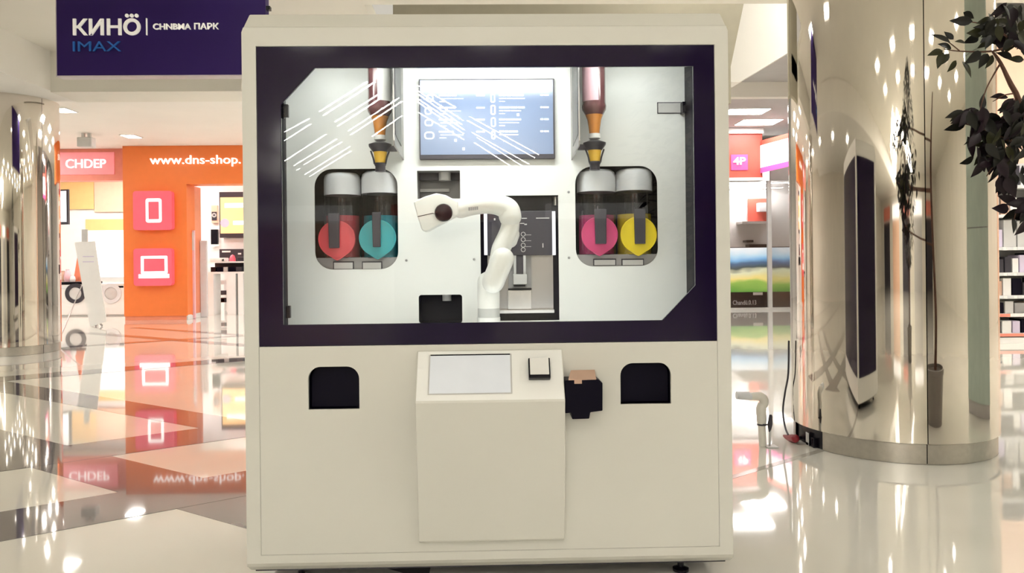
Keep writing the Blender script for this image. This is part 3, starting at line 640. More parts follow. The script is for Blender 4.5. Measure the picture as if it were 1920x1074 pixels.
bottle(712, (268, 350), M['white'], 'upturned brown syrup bottle above the teal dispenser', M['brown'], 0, 755, 1)
bottle(1114, (170, 285), M['pinklab'], 'upturned pink-labelled syrup bottle above the magenta dispenser', M['brown'], -3, 1071, -1)

# ================================================================== MIRRORED COLUMNS
def column(cx, cy, r, top, base_h, seam_deg, label, gap=None, base_m='brushed'):
    t = thing('mirrored_column', label, 'column', (cx, cy, 0))
    MB().lathe([(r - .03, .002), (r - .03, top)], (cx, cy, 0), 48).build('column_core', M['black'], t, smooth=True)
    for i in range(4):
        a0 = math.radians(seam_deg + 90 * i + .25); a1 = math.radians(seam_deg + 90 * (i + 1) - .25)
        MB().lathe([(r - .006, base_h), (r, base_h + .002), (r, top), (r - .006, top)], (cx, cy, 0), 40, 'z', a0, a1).build('mirror_panel', M['chrome'], t, smooth=True)
        b0, b1 = a0, a1
        if gap and i == gap[0]: b0, b1 = math.radians(gap[1]), a1
        MB().lathe([(r - .05, .002), (r - .016, .002), (r - .016, base_h - .004), (r - .05, base_h - .004)], (cx, cy, 0), 30, 'z', b0, b1).build('plinth_panel', M['brushed'], t, smooth=True)
        if gap and i == gap[0] and gap[2] is not None:
            MB().lathe([(r - .05, .002), (r - .016, .002), (r - .016, base_h - .004), (r - .05, base_h - .004)], (cx, cy, 0), 10, 'z', math.radians(gap[2]), a1).build('plinth_panel', M['brushed'], t, smooth=True)
    return t
CR = .69
gx, gy = G(1690, 868); dirv = Vector((gx - CAM.x, gy - CAM.y)).normalized()
# centre of the near column: on the line of sight to its middle
mid = Vector(G(1670, 868)); dm = Vector((mid.x - CAM.x, mid.y - CAM.y)); CC = mid + dm.normalized() * CR
look = math.degrees(math.atan2(CAM.y - CC.y, CAM.x - CC.x))      # angle that faces the viewer
seam = look + 18.5
cr_col = column(CC.x, CC.y, CR, 7.0, .135, seam, 'big mirrored steel column right of the kiosk behind dark leaves', gap=(3, seam + 270 + 32, None))
midl = Vector(G(22, 668)); dl = Vector((midl.x - CAM.x, midl.y - CAM.y)); CL = midl + dl.normalized() * CR
lookl = math.degrees(math.atan2(CAM.y - CL.y, CAM.x - CL.x))
column(CL.x, CL.y, CR, ZL, .135, lookl + 38, 'mirrored steel column at the left edge beside the electronics shop')
# cable and plugs at the foot of the near column
p1 = G(1478, 836); 
edge = []
def colpt(px, py, off):      # a point just off the near column, seen in the given direction
    d = _ray(px, py); t_ = None
    o = Vector((CAM.x - CC.x, CAM.y - CC.y)); dd = Vector((d.x, d.y)); a = dd.dot(dd); b_ = 2 * o.dot(dd); c_ = o.dot(o) - (CR + off) ** 2
    D_ = b_ * b_ - 4 * a * c_; t_ = (-b_ - math.sqrt(max(D_, 0))) / (2 * a); return CAM + d * t_
wire = [colpt(1479, 640, .03), colpt(1478, 700, .03), colpt(1472, 735, .04), colpt(1468, 770, .045), colpt(1472, 800, .05), colpt(1478, 815, .05)]
MB().tube(wire, .0075, 8, 5).build('power_cable', M['dgrey'], None, origin=tuple(wire[-1]), smooth=True)
tag(bpy.data.objects['power_cable'], 'grey cable hanging down the left edge of the near column', 'cable')
rp_ = [colpt(1468, 822, .05), colpt(1491, 822, .05)]
t = thing('red_plug', 'dark red plug at the foot of the near mirrored column', 'plug', tuple(rp_[0]))
MB().tube(rp_, .030, 14, 4, True, False).build('plug_body', M['redplug'], t, smooth=True)
MB().tube([rp_[1], rp_[1] + Vector((.05, .01, 0))], .014, 10, 3, False, False).build('plug_pin', M['black'], t, smooth=True)
for (a, b, c_, d), m, nm, lab in (((1513, 832, 1524, 852), M['black'], 'cable_clip', 'tall black clip in the plinth gap'), ((1522, 826, 1541, 840), M['black'], 'junction_box', 'small black junction box in the plinth gap'), ((1513, 812, 1517, 852), M['lgrey'], 'metal_strut', 'thin grey strut in the plinth gap')):
    q0 = colpt(a, d, -.01); q1 = colpt(c_, b, -.01)
    MB().box(q0.x, q1.x, q0.y - .03, q0.y + .02, max(q0.z, .001), q1.z).build(nm, m, None, origin=(q0.x, q0.y, max(q0.z, .001)), bevel=.003)
    tag(bpy.data.objects[nm], lab + ' of the near column', nm.replace('_', ' '))
# white pipe standing on the floor and the small bracket beside it
gp = Vector(G(1430, 836)).to_3d(); yp_ = gp.y
t = thing('floor_pipe', 'white plastic elbow pipe standing on the floor by the near column', 'pipe', (gp.x, yp_, 0))
pz = lambda px, py: P3(px, py, yp_)
MB().tube([Vector((gp.x, yp_, .001)), pz(1428, 795)], .026, 18, 4, False, False).build('pipe_foot', M['pipe'], t, smooth=True)
MB().tube([pz(1428, 797), pz(1428, 785), pz(1427, 768), pz(1429, 756)], [.027, .036, .036, .028], 18, 5, False).build('pipe_coupling', M['pipe'], t, smooth=True)
MB().tube([pz(1430, 762), pz(1432, 750), pz(1424, 743), pz(1408, 743)], [.031, .034, .033, .028], 18, 6, False).build('pipe_elbow', M['pipe'], t, smooth=True)
MB().tube([pz(1410, 743), pz(1405, 743), pz(1404, 742), pz(1381, 741)], [.028, .028, .031, .027], 18, 3, False, False).build('pipe_end', M['lid'], t, smooth=True)
ring = MB().lathe([(.027, 0), (.032, 0), (.032, .012), (.027, .012)], (pz(1428, 796).x, yp_, pz(1428, 797).z), 18).build('pipe_clamp', M['dgrey'], t, smooth=True)
t = thing('metal_bracket', 'small dark clamp on a thin stand beside the white pipe', 'bracket', tuple(P3(1443, 837, yp_ - .03)))
b_ = P3(1443, 836, yp_ - .03)
B('bracket_foot', M['lgrey'], t, b_.x - .03, b_.x + .05, yp_ - .07, yp_ + .01, .001, .008)
MB().tube([Vector((b_.x, yp_ - .03, .008)), P3(1444, 802, yp_ - .03)], .008, 10, 3, False, False).build('bracket_post', M['lgrey'], t, smooth=True)
MB().tube([P3(1443, 808, yp_ - .03), P3(1444, 795, yp_ - .03), P3(1445, 780, yp_ - .03)], [.008, .017, .012], 12, 4).build('bracket_grip', M['dgrey'], t, smooth=True)
MB().tube([P3(1430, 796, yp_ - .03), P3(1444, 796, yp_ - .03)], .005, 8, 3, False, False).build('bracket_arm', M['dgrey'], t, smooth=True)

# ================================================================== CINEMA SIGN
SY = 4.9
x0, x1, z0, z1 = RC(105, -60, 499, 140, SY)
sg = thing('cinema_sign', 'purple hanging cinema sign with white and blue lettering', 'sign', ((x0 + x1) / 2, SY, z0))
B('sign_board', M['purple'], sg, x0, x1, SY, SY + .12, z0, ZU)
B('sign_edge', M['sign_edge'], sg, x0, x1, SY - .004, SY + .125, z0 - .012, z0)
B('sign_edge', M['sign_edge'], sg, x0 - .008, x0, SY - .004, SY + .125, z0 - .012, ZU)
def ST_(name, body, a, b, c_, d, m, bold=0.0):
    x0, x1, z0, z1 = RC(a, b, c_, d, SY); return text(name, body, x0, x1, z0, z1, SY - .012, m, sg, .016, bold)
ST_('sign_lettering', 'КИН', 138, 36, 229, 66.5, M['ltr'], .018)
u_ = (SY - CAM.y) / FPX
p = P3(248.5, 51, SY); ring_xz(p.x, p.z, 9.6 * u_, 15.6 * u_, SY - .02, SY - .002, 40).build('sign_letter_o', M['ltr'], sg)
for px in (239, 248, 257):
    p = P3(px, 30, SY); MB().lathe([(3.4 * u_, 0), (3.4 * u_, .016), (0.0001, .016)], (p.x, SY - .002, p.z), 20, 'y').build('sign_dot', M['ltr'], sg)
x0, x1, z0, z1 = RC(275, 35, 277, 66.5, SY); B('sign_bar', M['ltr'], sg, x0, x1, SY - .02, SY - .002, z0, z1)
ST_('sign_lettering', 'CHNBMA', 288, 45, 359, 56, M['ltr'], .018)
ST_('sign_lettering', 'ПАРК', 365, 44, 411, 55.5, M['ltr'], .018)
ST_('sign_lettering', 'IMAX', 138, 78.5, 228, 96.5, M['blue_l'], 0.0)
p = P3(501, 15, SY); B('sign_clamp', M['black'], sg, p.x - .01, p.x + .03, SY - .01, SY + .05, p.z - .02, p.z + .02)

# ================================================================== LEFT SHOPS
OY = 15.6
x0, _, _, z1 = RC(232, 271, 470, 345, OY); xr = W(640, 345, OY)[0]; z0 = W(350, 345, OY)[1]
xp0, xp1 = W(232, 500, OY)[0], W(351, 500, OY)[0]
op = thing('electronics_storefront', 'orange electronics shop front with white web address lettering', 'shop front', ((xp0 + xp1) / 2, OY, 0))
B('pillar_panel', M['orange'], op, xp0, xp1, OY, OY + .5, .10, z0)
B('pillar_plinth', M['orange_p'], op, xp0 + .01, xp1 - .01, OY + .02, OY + .48, .001, .10)
B('fascia_panel', M['orange'], op, xp0, xr, OY, OY + .5, z0, ZS_ - .001)
tx0, tx1, tz0, tz1 = RC(282, 292, 452, 312, OY); text('shop_lettering', 'www.dns-shop.', tx0, tx1, tz0, tz1, OY - .03, M['glowwhite'], op, .04, .0)
j = [W(351, 345, OY), W(376, 345, OY + 1.0)]
MB().poly_xy([(xp1, OY + .01), (j[1][0], OY + 1.0), (j[1][0] - .1, OY + 1.05), (xp1 - .1, OY + .06)], .12, z0).build('door_jamb', M['orange_p'], op)
MB().poly_xy([(xp1 + .01, OY - .005), (j[1][0] + .01, OY + .985), (j[1][0] - .1, OY + 1.05), (xp1 - .1, OY + .06)], .001, .12).build('jamb_plinth', M['white'], op)
# pink illuminated icons
def icon_box(a, b, c_, d, lab):
    x0, x1, z0, z1 = RC(a, b, c_, d, OY - .05)
    t = thing('icon_sign', lab, 'sign', ((x0 + x1) / 2, OY - .05, z0), 'pink icon signs on the orange pillar')
    MB().poly_xz(rrect(x0, x1, z0, z1, .07), OY - .16, OY - .002).build('icon_panel', M['glowpink'], t)
    return t
YI = OY - .17
t = icon_box(253, 359, 326, 431, 'square pink sign with a white tablet outline, upper one')
x0, x1, z0, z1 = RC(273, 372, 303, 417, YI); plate('tablet_outline', rrect(x0, x1, z0, z1, .06), [rrect(x0 + .06, x1 - .06, z0 + .08, z1 - .08, .01)], YI - .005, YI + .01, M['glowwhite'], t)
t = icon_box(254, 466, 326, 535, 'square pink sign with a white laptop outline, lower one')
x0, x1, z0, z1 = RC(264, 480, 314, 513, YI); plate('laptop_outline', rrect(x0, x1, z0, z1, .03), [rrect(x0 + .065, x1 - .065, z0 + .06, z1 - .065, .005)], YI - .005, YI + .01, M['glowwhite'], t)
x0, x1, z0, z1 = RC(260, 514, 317, 521, YI); B('laptop_base', M['glowwhite'], t, x0, x1, YI - .005, YI + .01, z0, z1)
# shop to the left with the pink lit fascia
FY = 16.0
x0, x1, z0, z1 = RC(20, 279, 233, 338, FY)
lf = thing('lit_fascia', 'salmon pink lit fascia with white letters above the washing machines', 'shop sign', ((x0 + x1) / 2, FY, z0))
B('fascia_board', M['salmon'], lf, x0, x1, FY, FY + .3, z0, ZS_ - .001)
a0, a1, b0, b1 = RC(112, 286, 215, 327, FY); B('fascia_glow', mat('pink_glow', (.85, .3, .3), .4, emis=(.85, .22, .28), es=.28), lf, a0, a1, FY - .02, FY, b0, b1)
a0, a1, b0, b1 = RC(125, 299, 200, 315, FY); text('fascia_lettering', 'CHDEP', a0, a1, b0, b1, FY - .04, M['glowwhite'], lf, .03, .0)
# interior of that shop
IY = 20.2
struct(B('wall_shop', M['wallw'], None, W(-30, 400, IY)[0], W(465, 400, IY)[0], IY, IY + .2, 0, ZS_))
def wallpanel(name, a, b, c_, d, y, m, lab, cat='wall panel', th=.05):
    x0, x1, z0, z1 = RC(a, b, c_, d, y); o = MB().box(x0, x1, y, y + th, z0, z1).build(name, m, None, origin=((x0 + x1) / 2, y, z0), bevel=.01); return tag(o, lab, cat)
wallpanel('yellow_panel', 103, 335, 176, 392, IY - .06, M['yel_w'], 'yellow wall panel above the left washing machine')
wallpanel('peach_panel', 176, 338, 231, 397, IY - .07, M['peach'], 'peach wall panel below the salmon fascia')
wallpanel('orange_strip', 160, 411, 240, 432, IY - .08, M['yel_w'], 'narrow orange strip above the lit white board')
wallpanel('lit_board', 162, 432, 240, 519, IY - .09, M['board_lit'], 'large lit white board behind the banner stand', 'board')
panel_lamp(-10.8, 18.2, ZS_, 1.4, .35, M['shop'], 'long lamp over the washing machines', None)
panel_lamp(-7.2, 19.2, ZS_, .6, .3, M['shop'], 'long lamp inside the doorway of the orange shop', None)
panel_lamp(-8.0, 17.0, ZS_, .6, .3, M['shop'], 'short lamp just inside the orange shop front', None)
def washer(a, c_, base_py, y, lab, dcx, dark):
    x0 = W(a, 560, y)[0]; x1 = W(c_, 560, y)[0]; h = .86; u = (y - CAM.y) / FPX
    t = thing('washing_machine', lab, 'washing machine', ((x0 + x1) / 2, y + .3, 0), 'washing machines in the left shop')
    B('casing', M['white'], t, x0, x1, y, y + .6, .03, h, .012)
    B('kickplate', M['lgrey'], t, x0 + .02, x1 - .02, y + .02, y + .58, .001, .03)
    B('top_plate', M['black'] if dark else M['white'], t, x0 - .01, x1 + .01, y - .01, y + .6, h, h + (.07 if dark else .02), .005)
    dx, dz = W(dcx, 550, y)
    dr = ring_xz(dx, dz, .17, .27, y - .035, y, 32).build('door_ring', M['dgrey'] if dark else M['lid'], t, smooth=True)
    MB().lathe([(.17, 0), (.13, .02), (.0001, .028)], (dx, y - .015, dz), 28, 'y').build('door_glass', M['lgrey'], dr, smooth=True)
    B('detergent_drawer', M['lid'], t, x0 + .05, x0 + .24, y - .008, y, h - .12, h - .03, .004)
    B('display', M['black'], t, x1 - .25, x1 - .06, y - .006, y, h - .10, h - .05)
    return t
washer(112, 170, 590, 17.4, 'white washing machine with a black porthole ring', 142, True)
washer(184, 236, 590, 17.4, 'white washing machine with a pale porthole next to the orange pillar', 209, False)
# things on the left washing machine
hb0 = .935
for i, (px, r, h, m, nm, lab) in enumerate(((118, .09, .30, 'tan', 'brown_jar', 'brown jar on the dark-topped washing machine'), (127, .10, .34, 'pinklab', 'pink_vase', 'pinkish vase on the dark-topped washing machine'), (136, .08, .18, 'white', 'white_bowl', 'small white pot on the dark-topped washing machine'))):
    x = W(px, 520, 17.65)[0]
    o = MB().lathe([(0, 0), (r * .8, 0), (r, h * .35), (r * .75, h * .75), (r * .45, h * .9), (r * .5, h), (r * .4, h), (0, h * .9)], (x, 17.65, hb0), 20).build(nm, M[m], None, origin=(x, 17.65, hb0), smooth=True); tag(o, lab, nm.split('_')[1])
# orange pennant standing next to them
x0, z0 = W(141, 520, 17.9); x1, z1 = W(150, 470, 17.9)
o = MB().prism([(x0 - .03, 17.85, hb0), (x1 + .12, 17.85, hb0), (x0 + .12, 17.85, z1)], [(x0 - .03, 17.9, hb0), (x1 + .12, 17.9, hb0), (x0 + .12, 17.9, z1)]).build('orange_pennant', M['orange_p'], None, origin=(x0, 17.88, hb0)); tag(o, 'orange pointed card on the dark-topped washing machine', 'card')
# hanging television
y = 16.9; x0, x1, z0, z1 = RC(92, 356, 133, 421, y)
t = thing('hanging_television', 'white lit television hung beside the left mirrored column', 'television', ((x0 + x1) / 2, y, z0))
MB().poly_xy([(x0, y), (x1, y - .12), (x1, y - .05), (x0, y + .07)], z0, z1).build('television_case', M['dgrey'], t)
MB().poly_xy([(x0 + .03, y - .008), (x1 - .05, y - .116), (x1 - .05, y - .112), (x0 + .03, y - .004)], z0 + .07, z1 - .04).build('television_screen', M['tvw'], t)
B('hanger_pole', M['lgrey'], t, x0 + .2, x0 + .25, y - .02, y + .02, z1, ZS_)
# ceiling camera-like bracket over the fascia
gx_, gy_ = G(158, 250, ZS_)
t = thing('ceiling_projector', 'white angular fitting under the ceiling above the salmon fascia', 'ceiling fitting', (gx_, gy_, ZS_ - .3))
x0, x1, z0, z1 = RC(148, 258, 176, 276, gy_); B('fitting_body', M['lgrey'], t, x0, x1, gy_ - .1, gy_ + .1, z0, z1, .02)
for px in (156, 168): q = P3(px, 260, gy_); B('fitting_arm', M['white'], t, q.x - .03, q.x + .03, gy_ - .03, gy_ + .03, z1, ZS_)
# banner stand
by = G(185, 612)[1]; bp = lambda px, py: W(px, py, by)
q = [bp(140, 454), bp(178, 452), bp(200, 603), bp(169, 613)]
t = thing('banner_stand', 'leaning white banner stand in front of the washing machines', 'banner stand', (q[3][0], by, 0))
MB().poly_xz(q, by - .01, by + .01).build('banner_sheet', M['white'], t)
B('banner_clip', M['lgrey'], t, *sorted((bp(154, 440)[0], bp(164, 440)[0])), by - .02, by + .02, bp(158, 453)[1], bp(158, 430)[1])
for px in (176, 187):
    MB().tube([P3(px, 606, by + .02), Vector((bp(px + 4, 615)[0], by + .02, .012))], .02, 8, 3, False, False).build('banner_foot', M['grey'], t, smooth=True)
for py in (480, 490):
    a0, a1, b0, b1 = RC(155, py, 176, py + 1.4, by - .012); B('banner_print', M['lilac'], t, a0, a1, by - .013, by - .0105, b0, b1)
a_ = P3(153, 536, by - .03); g_ = Vector(G(107, 648)).to_3d(); g_.z = .012
o = MB().tube([a_, g_], .012, 8, 3, True, False).build('steel_rod', M['steel_dk'], None, origin=tuple(g_), smooth=True); tag(o, 'thin steel rod slanting from the banner stand to the left column foot', 'rod')
# ---- inside the orange doorway
DY = 18.6
struct(B('wall_doorway', M['wallw'], None, W(409, 400, DY)[0], W(640, 400, DY)[0], DY + .42, DY + .6, 0, ZS_))
y = DY
x0, x1, z0, z1 = RC(411, 360, 480, 445, y + .3)
t = thing('poster_screen', 'framed yellow poster screen inside the orange doorway', 'poster', ((x0 + x1) / 2, y + .36, z0))
B('poster_frame', M['dgrey'], t, x0, x1, y + .3, y + .419, z0, z1)
a0, a1, b0, b1 = RC(413, 370, 480, 437, y + .29); B('poster_face', M['poster'], t, a0, a1, y + .285, y + .3, b0, b1)
for r_ in ((421, 381, 470, 389), (437, 414, 480, 421)):
    a0, a1, b0, b1 = RC(*r_, y + .28); B('poster_print', M['poster_l'], t, a0, a1, y + .278, y + .285, b0, b1)
qx, qz = W(420, 418, y + .28); MB().lathe([(.13, 0), (.13, .006), (.0001, .006)], (qx + .02, y + .285, qz), 18, 'y').build('poster_print', M['lilac'], t)
# gate posts
for (a, b, c_, d, yy, m, nm, lab) in ((353, 432, 364, 581, OY + .35, 'pinklab', 'security_post', 'pale pink security post on the orange door jamb'), (375, 451, 387, 594, OY + .9, 'lid', 'security_gate', 'beige security gate beside the orange doorway')):
    x0, x1, z0, z1 = RC(a, b, c_, d, yy); t = thing(nm, lab, 'gate', ((x0 + x1) / 2, yy, 0))
    B('gate_post', M[m], t, x0 + (.04 if nm == 'security_post' else 0), x1 + .04, yy - .03, yy + .03, .001, z1, .015)
    B('gate_cap', M['lid'], t, x0 + .02, x1 + .03, yy - .04, yy - .031, z1 - .5, z1 - .05, .004)
# product tables
ty = 17.2
x0, x1, z0, z1 = RC(388, 489, 520, 596, ty)
t = thing('display_table', 'white display table with a dark shelf inside the orange doorway', 'table', ((x0 + x1) / 2, ty + .3, 0))
zt = W(420, 490, ty)[1]
B('table_top', M['wallw'], t, x0, x1, ty, ty + .6, zt - .04, zt); B('table_shelf', M['wallw'], t, x0, x1, ty, ty + .6, zt - .33, zt - .28)
B('table_back', M['dgrey'], t, x0, x1, ty + .57, ty + .6, zt - .28, zt - .04)
for px in (390, 426, 446, 470): qx = W(px, 540, ty)[0]; B('table_leg', M['wallw'], t, qx, qx + (.22 if px == 426 else .14), ty + .005, ty + .55, .001, zt - .33)
for i, (px, w_, m) in enumerate(((392, .14, 'black'), (404, .16, 'navy'), (416, .12, 'lgrey'), (425, .22, 'navy'), (440, .16, 'dgrey'))):
    qx = W(px, 500, ty)[0]; o = MB().box(qx, qx + w_, ty + .1, ty + .35, zt - .28, zt - .28 + .13).build('small_appliance', M[m], None, origin=(qx, ty + .2, zt - .28), bevel=.01)
    tag(o, 'small %s gadget on the display table shelf, %s from the doorway edge' % ({'black': 'black', 'navy': 'navy', 'lgrey': 'pale grey', 'dgrey': 'charcoal'}[m], ('first', 'second', 'third', 'fourth', 'fifth')[i]), 'gadget', 'gadgets on the display table')
for i, (px, w_, h_, m, nm, lab) in enumerate(((390, .42, .10, 'white', 'white_box', 'low white box on the display table'), (412, .10, .08, 'lid', 'grey_box', 'small grey box on the display table'), (430, .16, .19, 'glowpink', 'pink_kettle', 'pink round kettle on the display table'), (442, .2, .12, 'dgrey', 'dark_toaster', 'dark toaster on the display table'))):
    qx = W(px, 488, ty)[0]
    o = (MB().lathe([(0, 0), (w_ * .5, 0), (w_ * .52, h_ * .4), (w_ * .3, h_ * .85), (0, h_)], (qx, ty + .25, zt), 16).build(nm, M[m], None, origin=(qx, ty + .25, zt), smooth=True) if 'kettle' in nm else MB().box(qx, qx + w_, ty + .1, ty + .4, zt, zt + h_).build(nm, M[m], None, origin=(qx, ty + .2, zt), bevel=.02)); tag(o, lab, nm.split('_')[1])
# low wall shelf behind with boxes
sy = 18.3; x0, x1, z0, z1 = RC(384, 515, 425, 592, sy)
t = thing('low_shelf', 'low white shelf unit behind the display table legs', 'shelf', ((x0 + x1) / 2, sy, 0))
B('shelf_side', M['wallw'], t, x0 - .05, x0, sy, sy + .4, .001, z1); B('shelf_side', M['wallw'], t, x1, x1 + .05, sy, sy + .4, .001, z1)
LV = [W(400, py, sy)[1] for py in (586, 567, 553, 533)]
for z in LV: B('shelf_board', M['wallw'], t, x0, x1, sy, sy + .4, z - .02, z)
for i, (lv, a, w_, m, lab) in enumerate(((1, 392, .42, 'red_f', 'flat red carton on the low shelf'), (1, 410, .2, 'dgrey', 'dark carton beside the red carton on the low shelf'), (2, 390, .5, 'dgrey', 'dark slab on the middle board of the low shelf'), (3, 391, .2, 'black', 'black device on the top of the low shelf'), (3, 408, .25, 'lgrey', 'grey device on the top of the low shelf'))):
    qx = W(a, 550, sy)[0]; z = LV[lv]; o = MB().box(qx, qx + w_, sy + .05, sy + .3, z, z + .12).build('carton', M[m], None, origin=(qx, sy, z), bevel=.008); tag(o, lab, 'carton', 'cartons on the low shelf')
# dark wall display and small frames on the far wall of the doorway
for (a, b, c_, d, m, nm, lab) in ((411, 467, 470, 490, 'dgrey', 'dark_display', 'dark display panel under the yellow poster'), (395, 430, 408, 458, 'black', 'black_speaker', 'black speaker in a white niche left of the poster'), (396, 385, 408, 418, 'peach', 'small_poster', 'small orange poster left of the yellow poster')):
    yy = DY + .2 if nm == 'dark_display' else IY - .1
    x0, x1, z0, z1 = RC(a, b, c_, d, yy); t = thing(nm, lab, 'display', ((x0 + x1) / 2, yy, z0))
    B('display_body', M[m], t, x0, x1, yy, yy + (.22 if nm == 'dark_display' else .099), z0, z1, .01)
    if nm == 'small_poster': qx, qz = (x0 + x1) / 2, z0 + (z1 - z0) * .35; MB().box(x0 + .02, x1 - .02, yy - .02, yy, z0 + .08, z1 - .2).build('poster_print', M['dgrey'], t); ring_xz(qx, qz + .05, .03, .07, yy - .03, yy - .02).build('poster_dial', M['lgrey'], t)
    if nm == 'black_speaker': B('niche_frame', M['wallw'], t, x0 - .04, x1 + .04, yy - .01, yy - .002, z0 - .06, z0)
    if nm == 'dark_display':
        for q_ in ((416, 470, 432, 473), (446, 474, 452, 477)): e0, e1, g0, g1 = RC(*q_, yy - .01); B('display_print', M['white'], t, e0, e1, yy - .006, yy, g0, g1)

# ================================================================== RIGHT SHOP
RY = 16.6
x0, x1, z0, z1 = RC(1300, 270, 1430, 333, RY)
t = thing('red_fascia', 'red shop fascia with white letters right of the kiosk', 'shop sign', ((x0 + x1) / 2, RY, z0))
B('fascia_board', M['red_f'], t, x0, x1, RY, RY + .3, z0, ZR - .012)
a0, a1, b0, b1 = RC(1370, 290, 1402, 319, RY); B('fascia_glow', M['purple_lit'], t, a0, a1, RY - .02, RY, b0, b1)
a0, a1, b0, b1 = RC(1374, 295, 1397, 309, RY); text('fascia_lettering', '4P', a0, a1, b0, b1, RY - .04, M['glowwhite'], t, .03, .02)
B('fascia_trim', M['wallw'], t, x0, x1, RY - .06, RY + .3, z0 - .08, z0)
B('fascia_cap', M['wallw'], t, x0, x1, RY - .10, RY - .001, ZR - .15, ZR - .012)
# angled return with the white billboard
xe, ze = W(1428, 300, RY); xf = W(1500, 300, RY - 1.6)[0]
t = thing('lit_billboard', 'white lit billboard with a pink stripe beside the near column', 'billboard', (xe, RY - .8, W(1428, 320, RY)[1]))
def seg_poly(px0, py0a, py0b, px1, py1a, py1b, y0, y1, th):
    A0 = P3(px0, py0a, y0); A1 = P3(px0, py0b, y0); C0 = P3(px1, py1a, y1); C1 = P3(px1, py1b, y1); o_ = Vector((0, th, 0))
    return MB().prism([A0, C0, C1, A1], [A0 + o_, C0 + o_, C1 + o_, A1 + o_])
seg_poly(1428, 272, 314, 1500, 253, 297, RY - .1, RY - 1.6, .12).build('billboard_face', M['board_lit'], t)
seg_poly(1428, 314, 324, 1500, 297, 307, RY - .1, RY - 1.6, .12).build('billboard_stripe', M['magenta'], t)
seg_poly(1436, 315, 318, 1452, 311, 314, RY - .14, RY - .47, .03).build('billboard_print', M['glowwhite'], t)
seg_poly(1428, 263, 272, 1500, 244, 253, RY - .1, RY - 1.6, .12).build('billboard_header', M['red_f'], t)
# glazed front
gz0 = .001; gz1 = W(1420, 333, RY)[1]
w = struct(thing('window_1', None, None, (W(1420, 570, RY)[0], RY, 0))); w['label'] = 'glazed shop front with aluminium frame'
X0, X1 = W(1300, 500, RY)[0], W(1560, 500, RY)[0]; xm0, xm1 = W(1440, 500, RY)[0], W(1447, 500, RY)[0]
B('window_post', M['lgrey'], w, xm0, xm1, RY - .03, RY + .08, .06, gz1 - .08)
B('window_sill', M['lgrey'], w, X0, X1, RY - .04, RY + .10, .001, .06)
B('window_header', M['lgrey'], w, xm1, X1, RY, RY + .1, gz1 - .08, gz1 + .6)
B('window_pane', M['clear'], w, X0, xm0, RY + .02, RY + .03, .06, gz1 - .08)
B('window_pane', glass_mat('frosted_glass', (.80, .80, .80), .16, .1), w, xm1, X1, RY + .02, RY + .03, .06, gz1 - .08)
# inside
struct(B('wall_right_shop', M['wallw'], None, X0 - 1, 13.9, 21.0, 21.2, 0, ZR))
struct(B('ceiling', M['ceilg'], None, X0 - 1, 13.9, 18.2, 21.0, ZR - .2, ZR - .1))
ZS2 = ZR - .2
for i, (px, py, hw) in enumerate(((1395, 347, .55), (1420, 352, .8), (1400, 358, .6), (1455, 343, .5))):
    gx_, gy_ = G(px, py, ZS2 - .6); gy_ = min(gy_, 20.5); panel_lamp(W(px, py, gy_)[0], gy_ - .05 * i, W(px, py, gy_)[1], hw, .12, M['shop'], 'long white lamp in the red-fronted shop, %s from the front' % ('first', 'second', 'third', 'fourth')[i], 'lamps in the red-fronted shop')
wallpanel('red_wall_board', 1402, 372, 1442, 415, 20.9, M['red_f'], 'orange-red wall panel inside the glazed shop')
wallpanel('white_cabinet', 1424, 380, 1445, 396, 20.6, M['lid'], 'small grey cabinet on the orange-red wall panel', 'cabinet', .299)
x0, x1, z0, z1 = RC(1392, 415, 1445, 419, 20.4); o = MB().box(x0, x1, 20.4, 20.99, z0, z1).build('wall_shelf', M['wallw'], None, origin=(x0, 20.9, z0)); tag(o, 'long white shelf board under the orange-red panel', 'shelf')
for (a, b, c_, d, lab) in ((1400, 450, 1413, 454, 'small black box on the wall of the glazed shop'), (1405, 458, 1438, 463, 'long black sound bar above the landscape television')):
    x0, x1, z0, z1 = RC(a, b, c_, d, 20.6); o = MB().box(x0, x1, 20.6, 20.99, z0, z1).build('black_device', M['black'], None, origin=(x0, 20.8, z0), bevel=.01); tag(o, lab, 'device')
# landscape television on its dark stand
ly = 17.0
x0, x1, z0, z1 = RC(1340, 465, 1520, 546, ly)
t = thing('landscape_television', 'large television showing green and yellow hills under a blue sky', 'television', ((x0 + x1) / 2, ly, z0))
B('television_case', M['black'], t, x0 - .02, x1 + .02, ly, ly + .08, z0 - .02, z1 + .02); B('television_screen', M['land'], t, x0, x1, ly - .006, ly, z0, z1)
zz = z0 - .021
t = thing('television_stand', 'black lettered stand under the landscape television', 'stand', ((x0 + x1) / 2, ly + .1, 0))
B('stand_body', M['black'], t, x0, x1, ly - .03, ly + .4, .001, zz, .005)
a0, a1, b0, b1 = RC(1374, 563, 1418, 571, ly - .03); text('stand_lettering', 'Chandü.0.13', a0, a1, b0, b1, ly - .034, M['lid'], t, .006, .01)
a0, a1, b0, b1 = RC(1412, 548, 1430, 553, ly - .03); B('price_card', M['white'], t, a0, a1, ly - .036, ly - .03, b0, b1)

